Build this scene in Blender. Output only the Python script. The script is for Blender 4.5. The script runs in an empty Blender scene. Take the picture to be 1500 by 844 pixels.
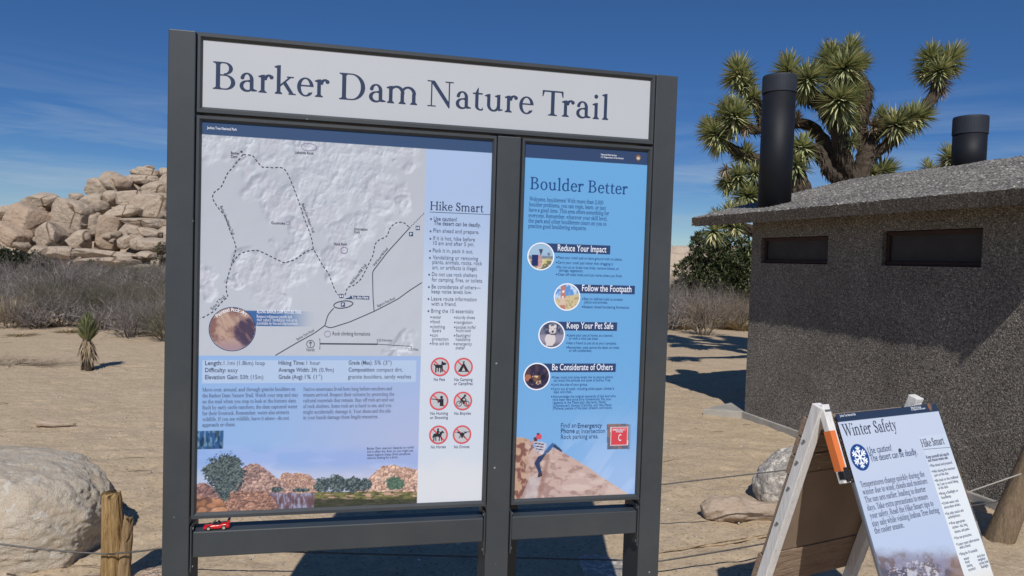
import bpy, bmesh, math, random
import numpy as np
from mathutils import Vector, Matrix, Quaternion
R = math.radians
SC = bpy.context.scene
COL = SC.collection

# ------------------------------------------------------------------ camera, sky, sun, exposure
F_PX = 1045.0                     # focal length in pixels of the 1500 x 844 photograph
PITCH, ROLL, EYE = R(2.2027), R(1.8079), 1.6
_cp, _sp, _cr, _sr = math.cos(PITCH), math.sin(PITCH), math.cos(ROLL), math.sin(ROLL)
FW = np.array([0, _cp, -_sp]); _up = np.array([0, _sp, _cp]); _rt = np.array([1., 0, 0])
RT = _rt * _cr + _up * _sr; UP = _up * _cr - _rt * _sr
cam = bpy.data.cameras.new('camera'); cam_o = bpy.data.objects.new('camera', cam); COL.objects.link(cam_o)
cam.sensor_width = 36.0; cam.lens = 36.0 * F_PX / 1500.0; cam.clip_start = 0.05; cam.clip_end = 6000
_m = Matrix(((RT[0], UP[0], -FW[0], 0), (RT[1], UP[1], -FW[1], 0), (RT[2], UP[2], -FW[2], EYE), (0, 0, 0, 1)))
cam_o.matrix_world = _m
SC.camera = cam_o

SUN_DIR = Vector((-0.015, -1.0, 1.0)).normalized()      # towards the sun, behind the photographer
world = bpy.data.worlds.new('World'); SC.world = world; world.use_nodes = True
wn = world.node_tree; wn.nodes.clear()
def wnode(t, **k):
    n = wn.nodes.new(t)
    for a, b in k.items(): setattr(n, a, b)
    return n
w_out = wnode('ShaderNodeOutputWorld'); w_bg = wnode('ShaderNodeBackground')
sky = wnode('ShaderNodeTexSky', sky_type='NISHITA')
sky.sun_disc = False; sky.sun_elevation = math.asin(SUN_DIR.z); sky.sun_rotation = math.atan2(SUN_DIR.x, SUN_DIR.y)
sky.altitude = 1300; sky.air_density = 1.0; sky.dust_density = 0.05; sky.ozone_density = 4.0
w_bg.inputs['Strength'].default_value = 0.085
# thin streaks of cirrus low in the sky
tc = wnode('ShaderNodeTexCoord'); sep = wnode('ShaderNodeSeparateXYZ')
wn.links.new(tc.outputs['Generated'], sep.inputs[0])
mp = wnode('ShaderNodeMapping'); mp.inputs['Scale'].default_value = (1.6, 1.6, 17.0); mp.inputs['Rotation'].default_value = (0.05, -0.06, 0)
mp.inputs['Location'].default_value = (3.1, 0.4, 0.2)
wn.links.new(tc.outputs['Generated'], mp.inputs['Vector'])
nz = wnode('ShaderNodeTexNoise'); nz.inputs['Scale'].default_value = 1.7; nz.inputs['Detail'].default_value = 7; nz.inputs['Roughness'].default_value = 0.6
nz.inputs['Distortion'].default_value = 0.5
wn.links.new(mp.outputs[0], nz.inputs['Vector'])
r1 = wnode('ShaderNodeValToRGB'); r1.color_ramp.elements[0].position = 0.42; r1.color_ramp.elements[1].position = 0.68
wn.links.new(nz.outputs['Fac'], r1.inputs[0])
r2 = wnode('ShaderNodeValToRGB')                         # band of elevations that carry cloud
e = r2.color_ramp.elements; e[0].position = 0.0; e[0].color = (1, 1, 1, 1); e[1].position = 0.235; e[1].color = (.0, .0, .0, 1)
x = e.new(0.12); x.color = (.5, .5, .5, 1)
wn.links.new(sep.outputs['Z'], r2.inputs[0])
mu = wnode('ShaderNodeMath', operation='MULTIPLY'); wn.links.new(r1.outputs[0], mu.inputs[0]); wn.links.new(r2.outputs[0], mu.inputs[1])
mu2 = wnode('ShaderNodeMath', operation='MULTIPLY'); wn.links.new(mu.outputs[0], mu2.inputs[0]); mu2.inputs[1].default_value = 1.0
mx = wnode('ShaderNodeMixRGB'); mx.inputs[2].default_value = (4.4, 5.6, 6.9, 1)
hsv = wnode('ShaderNodeHueSaturation'); hsv.inputs['Saturation'].default_value = 1.21; hsv.inputs['Value'].default_value = 0.84; hsv.inputs['Hue'].default_value = 0.506
wn.links.new(sky.outputs[0], hsv.inputs['Color'])
r3 = wnode('ShaderNodeValToRGB'); e3 = r3.color_ramp.elements
e3[0].position = 0.0; e3[0].color = (.80, .88, .96, 1); e3[1].position = .42; e3[1].color = (1, 1, 1, 1); x3 = e3.new(.15); x3.color = (.56, .74, .93, 1)
wn.links.new(sep.outputs['Z'], r3.inputs[0])
tint = wnode('ShaderNodeMixRGB', blend_type='MULTIPLY'); tint.inputs[0].default_value = 1; wn.links.new(hsv.outputs[0], tint.inputs[1]); wn.links.new(r3.outputs[0], tint.inputs[2])
wn.links.new(mu2.outputs[0], mx.inputs[0]); wn.links.new(tint.outputs[0], mx.inputs[1])
wn.links.new(mx.outputs[0], w_bg.inputs['Color']); wn.links.new(w_bg.outputs[0], w_out.inputs[0])

sun = bpy.data.lights.new('sun', 'SUN'); sun.energy = 3.75; sun.angle = R(0.53); sun.color = (1.0, 0.955, 0.90)
sun_o = bpy.data.objects.new('sun', sun); COL.objects.link(sun_o); sun_o.rotation_euler = SUN_DIR.to_track_quat('Z', 'Y').to_euler()
sun_o.location = (0, -20, 30)
SC.view_settings.view_transform = 'Standard'; SC.view_settings.look = 'None'; SC.view_settings.gamma = 1.0
SC.view_settings.use_curve_mapping = False; SC.view_settings.exposure = 0.0

# ------------------------------------------------------------------ reading positions off the photograph
def ray(px, py): return FW + RT * ((px - 750) / F_PX) - UP * ((py - 422) / F_PX)
def ground(px, py, z=0.0):
    r = ray(px, py); t = (z - EYE) / r[2]; return np.array([0, 0, EYE]) + r * t
def at(px, py, Y):
    r = ray(px, py); return np.array([0, 0, EYE]) + r * (Y / r[1])
def proj(P):
    d = np.asarray(P, float) - np.array([0, 0, EYE]); z = d @ FW
    return 750 + F_PX * (d @ RT) / z, 422 - F_PX * (d @ UP) / z
class Plane:
    """A printed sheet: origin, axes along its width and its height."""
    def __init__(s, o, u, v): s.o, s.u, s.v = [np.asarray(q, float) for q in (o, u, v)]; s.n = np.cross(s.u, s.v)
    def uv(s, px, py):
        r = ray(px, py); c = np.array([0, 0, EYE]); t = ((s.o - c) @ s.n) / (r @ s.n); p = c + r * t - s.o
        return np.array([p @ s.u, p @ s.v])
    def px(s, U, V): return proj(s.o + U[..., None] * s.u + V[..., None] * s.v)

# ------------------------------------------------------------------ noise
def _hash(ix, iy, iz, seed):
    h = (ix.astype(np.int64) * 374761393 + iy.astype(np.int64) * 668265263 + iz.astype(np.int64) * 2147483647 + seed * 144665) & 0xffffffff
    h = ((h ^ (h >> 13)) * 1274126177) & 0xffffffff
    h = ((h ^ (h >> 16)) * 2246822519) & 0xffffffff
    return ((h ^ (h >> 15)) & 0xffffff) / float(0xffffff)
def vnoise(x, y, z=None, seed=0):
    x, y = np.asarray(x, float), np.asarray(y, float); z = np.zeros_like(x) if z is None else np.asarray(z, float)
    xi, yi, zi = np.floor(x), np.floor(y), np.floor(z); xf, yf, zf = x - xi, y - yi, z - zi
    s = lambda t: t * t * t * (t * (6 * t - 15) + 10)
    u, v, w = s(xf), s(yf), s(zf); o = 0
    for a in (0, 1):
        for b in (0, 1):
            for c in (0, 1):
                o = o + _hash(xi + a, yi + b, zi + c, seed) * (u if a else 1 - u) * (v if b else 1 - v) * (w if c else 1 - w)
    return o
def fbm(x, y, z=None, seed=0, octv=4, gain=.5):
    t, a, n = 0, 1, 0
    for k in range(octv):
        t = t + a * vnoise(np.asarray(x) * 2**k, np.asarray(y) * 2**k, None if z is None else np.asarray(z) * 2**k, seed + k); n += a; a *= gain
    return t / n
def ridged(x, y, seed=0, octv=5):
    t, a, n = 0, 1, 0
    for k in range(octv):
        t = t + a * (1 - np.abs(2 * vnoise(x * 2**k, y * 2**k, None, seed + k) - 1)); n += a; a *= .55
    return t / n
def worley(x, y, seed=0):
    xi, yi = np.floor(x), np.floor(y); f1 = np.full(x.shape, 9.); f2 = f1.copy(); cid = np.zeros(x.shape); dx = np.zeros(x.shape); dy = np.zeros(x.shape)
    for a in (-1, 0, 1):
        for b in (-1, 0, 1):
            cx = xi + a + .1 + .8 * _hash(xi + a, yi + b, xi * 0, seed); cy = yi + b + .1 + .8 * _hash(xi + a, yi + b, xi * 0 + 1, seed)
            d = np.hypot(x - cx, y - cy); m = d < f1
            f2 = np.where(m, f1, np.minimum(f2, d)); cid = np.where(m, _hash(xi + a, yi + b, xi * 0 + 2, seed), cid)
            dx = np.where(m, x - cx, dx); dy = np.where(m, y - cy, dy); f1 = np.where(m, d, f1)
    return f1, f2, cid, dx, dy
def inpoly(X, Y, poly):
    m = np.zeros(X.shape, bool); n = len(poly)
    for i in range(n):
        x0, y0 = poly[i]; x1, y1 = poly[(i + 1) % n]
        if y0 == y1: continue
        c = ((y0 > Y) != (y1 > Y)) & (X < (x1 - x0) * (Y - y0) / (y1 - y0) + x0); m ^= c
    return m
def lin(c):
    c = np.asarray(c, float) / 255.0
    return np.where(c <= .04045, c / 12.92, ((c + .055) / 1.055) ** 2.4)
def sstep(a, b, x): t = np.clip((x - a) / (b - a), 0, 1); return t * t * (3 - 2 * t)

# ------------------------------------------------------------------ mesh and object helpers
class MB:
    def __init__(s): s.v, s.f, s.n = [], [], 0
    def add(s, v, f):
        v = np.asarray(v, float).reshape(-1, 3); s.v.append(v); s.f += [tuple(i + s.n for i in q) for q in f]; s.n += len(v); return s
    def box(s, x0, x1, y0, y1, z0, z1, M=None):
        v = np.array([(x, y, z) for x in (x0, x1) for y in (y0, y1) for z in (z0, z1)], float)
        if M is not None: v = np.array([M @ Vector(q) for q in v])
        return s.add(v, [(0, 1, 3, 2), (4, 6, 7, 5), (0, 4, 5, 1), (2, 3, 7, 6), (0, 2, 6, 4), (1, 5, 7, 3)])
    def bar(s, a, b, wx, wy, ref=(0, 1, 0)):                   # square bar from a to b
        a, b = Vector(a), Vector(b); d = (b - a).normalized(); r = Vector(ref); p = d.cross(r).normalized(); q = p.cross(d).normalized()
        v = [c + p * (i * wx / 2) + q * (j * wy / 2) for c in (a, b) for i, j in ((-1, -1), (1, -1), (1, 1), (-1, 1))]
        return s.add([tuple(k) for k in v], [(0, 3, 2, 1), (4, 5, 6, 7), (0, 1, 5, 4), (1, 2, 6, 5), (2, 3, 7, 6), (3, 0, 4, 7)])
    def tube(s, pts, rad, n=8, cap=True, jit=0, rng=None):
        pts = [Vector(p) for p in pts]; rings = []
        rad = [rad] * len(pts) if not hasattr(rad, '__len__') else rad
        up = Vector((0.13, 0.31, 0.94)); vv = []
        for i, p in enumerate(pts):
            d = (pts[min(i + 1, len(pts) - 1)] - pts[max(i - 1, 0)]).normalized()
            a = d.cross(up)
            a = d.cross(Vector((1, 0, 0))) if a.length < .15 else a
            a.normalize(); b = d.cross(a)
            for k in range(n):
                t = 2 * math.pi * k / n; r = rad[i] * (1 + (jit * (rng.random() - .5) if rng else 0))
                vv.append(tuple(p + (a * math.cos(t) + b * math.sin(t)) * r))
        f = []
        for i in range(len(pts) - 1):
            for k in range(n):
                f.append((i * n + k, i * n + (k + 1) % n, (i + 1) * n + (k + 1) % n, (i + 1) * n + k))
        if cap: f.append(tuple(range(n - 1, -1, -1))); f.append(tuple((len(pts) - 1) * n + k for k in range(n)))
        return s.add(vv, f)
    def lathe(s, prof, n=24, c=(0, 0, 0)):
        vv = [(c[0] + r * math.cos(2 * math.pi * k / n), c[1] + r * math.sin(2 * math.pi * k / n), c[2] + z) for r, z in prof for k in range(n)]
        f = [(i * n + k, i * n + (k + 1) % n, (i + 1) * n + (k + 1) % n, (i + 1) * n + k) for i in range(len(prof) - 1) for k in range(n)]
        f.append(tuple(range(n - 1, -1, -1))); f.append(tuple((len(prof) - 1) * n + k for k in range(n)))
        return s.add(vv, f)
    def mesh(s, name, m=None, smooth=False):
        me = bpy.data.meshes.new(name)
        v = np.concatenate(s.v) if s.v else np.zeros((0, 3))
        me.from_pydata(v.tolist(), [], s.f)
        if m: me.materials.append(m)
        if smooth: me.polygons.foreach_set('use_smooth', np.ones(len(me.polygons), bool))
        me.update(); return me
    def build(s, name, m, parent=None, smooth=False, bevel=0):
        return link(name, s.mesh(name, m, smooth), parent, bevel)
def link(name, me, parent=None, bevel=0):
    o = bpy.data.objects.new(name, me); COL.objects.link(o)
    if parent: o.parent = parent
    if bevel:
        b = o.modifiers.new('bevel', 'BEVEL'); b.width = bevel; b.segments = 2; b.limit_method = 'ANGLE'
    return o
def tag(o, label, cat=None, group=None, kind=None):
    if label: o['label'] = label
    if cat: o['category'] = cat
    if group: o['group'] = group
    if kind: o['kind'] = kind
    return o
def empty(name, loc, rz=0):
    o = bpy.data.objects.new(name, None); COL.objects.link(o); o.location = loc; o.rotation_euler = (0, 0, rz); o.empty_display_size = .1
    return o

# ------------------------------------------------------------------ materials
def new_mat(name):
    m = bpy.data.materials.new(name); m.use_nodes = True; nt = m.node_tree; nt.nodes.clear()
    o = nt.nodes.new('ShaderNodeOutputMaterial'); b = nt.nodes.new('ShaderNodeBsdfPrincipled'); nt.links.new(b.outputs[0], o.inputs[0])
    return m, nt, b
def nd(nt, t, ins=None, **k):
    n = nt.nodes.new(t)
    for a, b in k.items(): setattr(n, a, b)
    for a, b in (ins or {}).items():
        if isinstance(b, bpy.types.NodeSocket): nt.links.new(b, n.inputs[a])
        else: n.inputs[a].default_value = b
    return n
def ramp(nt, src, stops):
    n = nt.nodes.new('ShaderNodeValToRGB'); el = n.color_ramp.elements
    while len(el) < len(stops): el.new(0.5)
    for q, (p, c) in zip(el, stops): q.position = p; q.color = tuple(c) + (1,) if len(c) == 3 else c
    nt.links.new(src, n.inputs[0]); return n.outputs[0]
def mixc(nt, fac, a, b, mode='MIX'):
    n = nt.nodes.new('ShaderNodeMixRGB'); n.blend_type = mode
    for i, q in ((0, fac), (1, a), (2, b)):
        if isinstance(q, bpy.types.NodeSocket): nt.links.new(q, n.inputs[i])
        else: n.inputs[i].default_value = q if i == 0 else (tuple(q) + (1,) if len(q) == 3 else q)
    return n.outputs[0]
def coords(nt, kind='Object'): return nt.nodes.new('ShaderNodeTexCoord').outputs[kind]
def noise(nt, vec, scale, detail=4, rough=.55, dist=0):
    n = nd(nt, 'ShaderNodeTexNoise', {'Vector': vec, 'Scale': scale, 'Detail': detail, 'Roughness': rough, 'Distortion': dist}); return n.outputs['Fac']
def voro(nt, vec, scale, out='Color', feature='F1'):
    n = nd(nt, 'ShaderNodeTexVoronoi', {'Vector': vec, 'Scale': scale}, feature=feature); return n.outputs[out]
def bump(nt, b, h, strength=.3, dist=.01):
    n = nd(nt, 'ShaderNodeBump', {'Height': h, 'Strength': strength, 'Distance': dist}); nt.links.new(n.outputs[0], b.inputs['Normal']); return n
def basic(name, col, rough=.6, metal=0, spec=.5, var=.12, scale=9.0, bmp=0):
    m, nt, b = new_mat(name); v = coords(nt)
    n = noise(nt, v, scale, 5); c = ramp(nt, n, [(.3, [q * (1 - var) for q in col]), (.7, [min(1, q * (1 + var)) for q in col])])
    nt.links.new(c, b.inputs['Base Color']); b.inputs['Roughness'].default_value = rough; b.inputs['Metallic'].default_value = metal
    b.inputs['Specular IOR Level'].default_value = spec
    if bmp: bump(nt, b, noise(nt, v, scale * 12, 4), bmp, .004)
    return m
M = {}
# powder coated kiosk metal: dark slate with dust and faint scuffs
m, nt, b = new_mat('slate_powder_coat'); v = coords(nt)
c = ramp(nt, noise(nt, v, 4, 6, .65), [(.3, (.040, .047, .052)), (.7, (.052, .060, .066))])
st = nd(nt, 'ShaderNodeMapping', {'Vector': v, 'Scale': (26, 26, 3)}).outputs[0]
c = mixc(nt, ramp(nt, noise(nt, st, 2.2, 6, .7), [(.62, (0, 0, 0)), (.8, (.45, .45, .45))]), c, (.10, .10, .10))
sp_ = voro(nt, v, 13, 'Distance'); c = mixc(nt, ramp(nt, sp_, [(.035, (.8, .8, .8)), (.055, (0, 0, 0))]), c, (.34, .34, .33))
c = mixc(nt, ramp(nt, noise(nt, v, 1.1, 6, .7), [(.5, (0, 0, 0)), (.75, (.4, .4, .4))]), c, (.095, .09, .082))
nt.links.new(c, b.inputs['Base Color']); b.inputs['Roughness'].default_value = .42; b.inputs['Specular IOR Level'].default_value = .45
bump(nt, b, noise(nt, v, 420, 2), .12, .001); M['slate'] = m
# printed sheets: colour comes from the artwork painted onto the mesh
m, nt, b = new_mat('printed_artwork')
a = nd(nt, 'ShaderNodeVertexColor', layer_name='art'); nt.links.new(a.outputs[0], b.inputs['Base Color'])
b.inputs['Roughness'].default_value = .38; b.inputs['Specular IOR Level'].default_value = .25; M['art'] = m
def ink(name, srgb, E=0.9):
    return basic(name, [float(q) for q in lin(srgb) / E], .4, 0, .25, .04, 20)
KE = 1.03                                                   # light reaching the upright sheets, as a share of white
M['ink_title'] = ink('slate_blue_ink', (48, 60, 86)); M['ink_dark'] = ink('dark_ink', (58, 64, 84)); M['ink_navy'] = ink('navy_ink', (46, 66, 106))
M['ink_blue'] = ink('blue_ink', (30, 70, 128)); M['ink_white'] = ink('white_ink', (225, 230, 240)); M['ink_red'] = ink('red_ink', (200, 84, 92))
M['ink_body'] = ink('grey_ink', (84, 92, 118)); M['ink_list'] = ink('list_ink', (84, 92, 116)); M['ink_map'] = ink('map_ink', (66, 70, 82)); M['ink_purple'] = ink('purple_ink', (140, 118, 156)); M['ink_black'] = ink('black_ink', (40, 42, 52))
M['paper'] = basic('header_sheet_white', [float(q) for q in lin((191, 195, 200)) / KE], .4, 0, .3, .012, 3)
# exposed aggregate wall and roof
def aggregate(name, cols, scale, bs, bd):
    m, nt, b = new_mat(name); v = coords(nt)
    d = nd(nt, 'ShaderNodeMixRGB', {0: .02, 1: v, 2: nd(nt, 'ShaderNodeTexNoise', {'Vector': v, 'Scale': 30.0}).outputs['Color']}).outputs[0]
    cell = voro(nt, d, scale, 'Color'); sepc = nd(nt, 'ShaderNodeSeparateColor', {0: cell}).outputs[0]
    c = ramp(nt, sepc, cols)
    f1 = voro(nt, d, scale, 'Distance'); pit = ramp(nt, f1, [(.35, (1, 1, 1)), (.75, (.42, .41, .40))])
    c = mixc(nt, 1.0, c, pit, 'MULTIPLY')
    c = mixc(nt, 1.0, c, ramp(nt, noise(nt, v, 1.4, 5, .6), [(.3, (.72, .71, .70)), (.7, (1.2, 1.18, 1.15))]), 'MULTIPLY')
    nt.links.new(c, b.inputs['Base Color']); b.inputs['Roughness'].default_value = .8; b.inputs['Specular IOR Level'].default_value = .25
    inv = ramp(nt, f1, [(.0, (1, 1, 1)), (.8, (0, 0, 0))]); bump(nt, b, inv, bs, bd); return m
M['wall'] = aggregate('exposed_aggregate_wall', [(0, (.17, .162, .15)), (.35, (.235, .222, .202)), (.7, (.285, .266, .238)), (.93, (.35, .325, .285)), (1, (.52, .485, .43))], 95, .8, .012)
M['roof'] = aggregate('exposed_aggregate_roof', [(0, (.16, .157, .148)), (.4, (.25, .24, .222)), (.8, (.33, .318, .295)), (1, (.52, .50, .46))], 48, .9, .012)
M['pipe'] = basic('black_pipe_plastic', (.008, .0095, .014), .6, 0, .3, .25, 6)
M['pipe_cap'] = basic('grey_pipe_band', (.026, .031, .042), .65, 0, .3, .2, 6)
M['brown'] = basic('brown_painted_steel', (.05, .028, .024), .7, 0, .2, .2, 8)
M['screen'] = basic('dark_window_pane', (.055, .052, .052), .8, 0, .1, .25, 3)
M['concrete'] = basic('pale_concrete', (.36, .34, .30), .85, 0, .2, .18, 5, .3)
# sand
m, nt, b = new_mat('desert_sand'); v = coords(nt)
n1 = noise(nt, v, .35, 6, .6); n2 = noise(nt, v, 2.6, 7, .62); n3 = noise(nt, v, 26, 5, .7)
c = ramp(nt, n1, [(.3, (.43, .33, .215)), (.7, (.52, .405, .272))])
c = mixc(nt, .55, c, ramp(nt, n2, [(.30, (.40, .305, .195)), (.52, (.49, .38, .25)), (.72, (.56, .44, .302))]))
c = mixc(nt, .40, c, ramp(nt, n3, [(.30, (.30, .232, .158)), (.5, (.49, .385, .265)), (.75, (.62, .51, .375))]))
cs = nd(nt, 'ShaderNodeSeparateColor', {0: voro(nt, v, 95, 'Color')}).outputs[0]
c = mixc(nt, ramp(nt, cs, [(.93, (0, 0, 0)), (.96, (.55, .55, .55))]), c, (.16, .12, .085))
c = mixc(nt, ramp(nt, cs, [(.03, (.5, .5, .5)), (.06, (0, 0, 0))]), c, (.62, .54, .43))
nt.links.new(c, b.inputs['Base Color']); b.inputs['Roughness'].default_value = .95; b.inputs['Specular IOR Level'].default_value = .1
h = nd(nt, 'ShaderNodeMath', {0: nd(nt, 'ShaderNodeMath', {0: n2, 1: 2.2}, operation='MULTIPLY').outputs[0], 1: nd(nt, 'ShaderNodeMath', {0: n3, 1: .35}, operation='MULTIPLY').outputs[0]}, operation='ADD').outputs[0]
h2 = noise(nt, v, 7.5, 3, .5); h = nd(nt, 'ShaderNodeMath', {0: h, 1: nd(nt, 'ShaderNodeMath', {0: h2, 1: .9}, operation='MULTIPLY').outputs[0]}, operation='ADD').outputs[0]
bump(nt, b, h, .55, .03); M['sand'] = m
# granite
def granite(name, a, bcol, stain, scale=1.0, lichen=0.0, bs=.5, crack=0.0, st0=.60, grain=.12):
    m, nt, b = new_mat(name); v = coords(nt)
    n1 = noise(nt, v, 1.3 * scale, 6, .6); n2 = noise(nt, v, 5.5 * scale, 7, .68); n3 = noise(nt, v, 70 * scale, 3, .7)
    c = ramp(nt, n1, [(.32, a), (.68, bcol)])
    c = mixc(nt, .5, c, ramp(nt, n2, [(.3, [q * .68 for q in a]), (.5, a), (.72, [q * 1.14 for q in bcol])]))
    c = mixc(nt, ramp(nt, noise(nt, v, 1.9 * scale, 8, .72, .6), [(st0, (0, 0, 0)), (st0 + .12, (.7, .7, .7))]), c, stain)
    if grain > .2:
        c = mixc(nt, ramp(nt, noise(nt, v, 4.2, 9, .78, .8), [(.56, (0, 0, 0)), (.63, (.75, .75, .75))]), c, (.24, .205, .165))
        c = mixc(nt, ramp(nt, noise(nt, v, 30, 6, .8), [(.58, (0, 0, 0)), (.64, (.6, .6, .6))]), c, (.20, .175, .145))
    c = mixc(nt, .45, c, ramp(nt, n3, [(.3, (.15, .13, .11)), (.5, bcol), (.7, (.62, .58, .52))]))
    if crack:
        vd = nd(nt, 'ShaderNodeMixRGB', {0: .22, 1: v, 2: nd(nt, 'ShaderNodeTexNoise', {'Vector': v, 'Scale': .9, 'Detail': 3.0}).outputs['Color']}); vd.blend_type = 'ADD'; vd = vd.outputs[0]
        ce = voro(nt, vd, crack, 'Distance', 'DISTANCE_TO_EDGE'); cm = ramp(nt, ce, [(.004, (.34, .29, .25)), (.018, (1, 1, 1))]); c = mixc(nt, ramp(nt, noise(nt, v, .5, 3), [(.42, (0, 0, 0)), (.55, (1, 1, 1))]), c, mixc(nt, 1.0, c, cm, 'MULTIPLY'))
    if lichen:
        f = ramp(nt, noise(nt, v, 7 * scale, 10, .78), [(.63 - lichen * .2, (0, 0, 0)), (.645 - lichen * .2, (.9, .9, .9))])
        c = mixc(nt, f, c, (.76, .71, .62))
    nt.links.new(c, b.inputs['Base Color']); b.inputs['Roughness'].default_value = .9; b.inputs['Specular IOR Level'].default_value = .2
    h = nd(nt, 'ShaderNodeMath', {0: n2, 1: nd(nt, 'ShaderNodeMath', {0: n3, 1: grain}, operation='MULTIPLY').outputs[0]}, operation='ADD').outputs[0]
    bump(nt, b, h, bs, .12 / scale); return m
M['granite'] = granite('tan_granite', (.50, .39, .285), (.60, .485, .37), (.27, .20, .155), .35, bs=1.0, crack=.24)
M['granite_rust'] = granite('rust_stained_granite', (.47, .335, .235), (.55, .415, .30), (.20, .145, .11), .35, bs=.9, crack=.2)
M['granite_near'] = granite('pale_lichen_granite', (.66, .555, .42), (.76, .67, .54), (.66, .45, .25), 2.6, .34, .8, st0=.50, grain=.4)
M['granite_grey'] = granite('grey_granite', (.36, .325, .285), (.46, .42, .375), (.20, .175, .155), 3.0, .5, .6)
# wood
def wood(name, a, bcol, dark, sc=(14, 14, 1.2), bs=.5):
    m, nt, b = new_mat(name); v = nd(nt, 'ShaderNodeMapping', {'Vector': coords(nt), 'Scale': sc}).outputs[0]
    n = noise(nt, v, 2.4, 8, .7, .8); c = ramp(nt, n, [(.28, dark), (.45, a), (.7, bcol)])
    c = mixc(nt, .4, c, ramp(nt, noise(nt, v, 11, 5, .7), [(.35, dark), (.6, bcol)]))
    nt.links.new(c, b.inputs['Base Color']); b.inputs['Roughness'].default_value = .85; b.inputs['Specular IOR Level'].default_value = .2
    bump(nt, b, n, bs, .02); return m
M['post_wood'] = wood('golden_split_wood', (.36, .21, .075), (.54, .385, .19), (.10, .06, .03), (22, 22, 1.4), .9)
M['post_dark'] = wood('dark_split_wood', (.24, .15, .07), (.40, .29, .17), (.07, .045, .025))
M['grey_post'] = wood('weathered_grey_post', (.18, .13, .08), (.26, .195, .125), (.07, .05, .032), (10, 10, 1.5))
M['drift'] = wood('bleached_driftwood', (.40, .31, .23), (.50, .405, .315), (.21, .145, .10), (2, 14, 14))
M['plank'] = wood('weathered_plank', (.30, .21, .145), (.40, .30, .22), (.11, .07, .05), (2.0, 9, 22))
M['plywood'] = basic('brown_plywood', (.27, .20, .145), .7, 0, .25, .12, 5)
M['white_wood'] = wood('white_painted_frame', (.72, .71, .69), (.80, .79, .77), (.52, .49, .45), (12, 12, 1.2), .15)
M['orange'] = basic('orange_sticker', (.75, .20, .055), .5, 0, .3, .1, 10)
M['blackp'] = basic('black_plastic', (.015, .015, .016), .5)
M['steel'] = basic('galvanised_bolt', (.45, .45, .45), .4, .9)
M['cable'] = basic('grey_steel_cable', (.10, .095, .09), .5, .3, .5, .3, 60)
M['rope'] = basic('pale_old_rope', (.40, .30, .19), .9, 0, .2, .3, 50)
M['twig'] = basic('dead_twig', (.17, .125, .09), .9, 0, .2, .3, 20)
m, nt, b = new_mat('clear_acrylic'); b.inputs['Base Color'].default_value = (.93, .96, .97, 1); b.inputs['Roughness'].default_value = .06
b.inputs['Transmission Weight'].default_value = 1.0; b.inputs['IOR'].default_value = 1.08; M['acrylic'] = m
def leafy(name, stops, rough=.55, trans=0.0):
    m, nt, b = new_mat(name); g = nd(nt, 'ShaderNodeNewGeometry').outputs['Random Per Island']
    nt.links.new(ramp(nt, g, stops), b.inputs['Base Color']); b.inputs['Roughness'].default_value = rough; b.inputs['Specular IOR Level'].default_value = .35
    return m
M['spear'] = leafy('joshua_leaf', [(0, (.12, .15, .07)), (.3, (.28, .31, .14)), (.65, (.47, .485, .235)), (.9, (.62, .59, .32)), (1, (.62, .51, .32))], .45)
M['yucca_leaf'] = leafy('yucca_leaf', [(0, (.07, .085, .035)), (.5, (.15, .165, .07)), (1, (.34, .32, .15))], .5)
M['dead_leaf'] = leafy('dead_spear_leaf', [(0, (.16, .115, .07)), (.5, (.30, .23, .145)), (1, (.46, .38, .26))], .8)
m, nt, b = new_mat('shaggy_joshua_bark'); v = coords(nt); g = nd(nt, 'ShaderNodeNewGeometry').outputs['Random Per Island']
n = noise(nt, v, 14, 6, .7, .5); c = ramp(nt, n, [(.32, (.035, .028, .022)), (.5, (.085, .066, .05)), (.72, (.17, .135, .10))])
c = mixc(nt, .6, c, ramp(nt, g, [(0, (.06, .046, .034)), (.7, (.12, .093, .068)), (1, (.26, .205, .145))]))
nt.links.new(c, b.inputs['Base Color']); b.inputs['Roughness'].default_value = .95; b.inputs['Specular IOR Level'].default_value = .15
bump(nt, b, n, 1.0, .05); M['bark'] = m
M['juniper'] = leafy('juniper_foliage', [(0, (.03, .045, .022)), (.45, (.062, .082, .036)), (.8, (.12, .14, .06)), (1, (.22, .22, .10))], .6)
M['scrub_oak'] = leafy('dark_scrub_foliage', [(0, (.03, .04, .022)), (.6, (.06, .072, .038)), (1, (.12, .125, .07))], .6)
M['brush'] = leafy('grey_dead_brush', [(0, (.06, .05, .045)), (.5, (.165, .142, .132)), (.82, (.30, .265, .245)), (1, (.56, .51, .47))], .9)
M['brush_olive'] = leafy('olive_brush', [(0, (.05, .048, .032)), (.5, (.12, .112, .075)), (.85, (.21, .195, .135)), (1, (.36, .33, .24))], .9)
M['brush_brown'] = leafy('brown_dead_brush', [(0, (.10, .075, .055)), (.5, (.20, .155, .115)), (1, (.36, .29, .21))], .9)
M['straw'] = leafy('straw_grass', [(0, (.22, .16, .09)), (.5, (.36, .28, .165)), (1, (.52, .43, .28))], .9)

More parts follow.
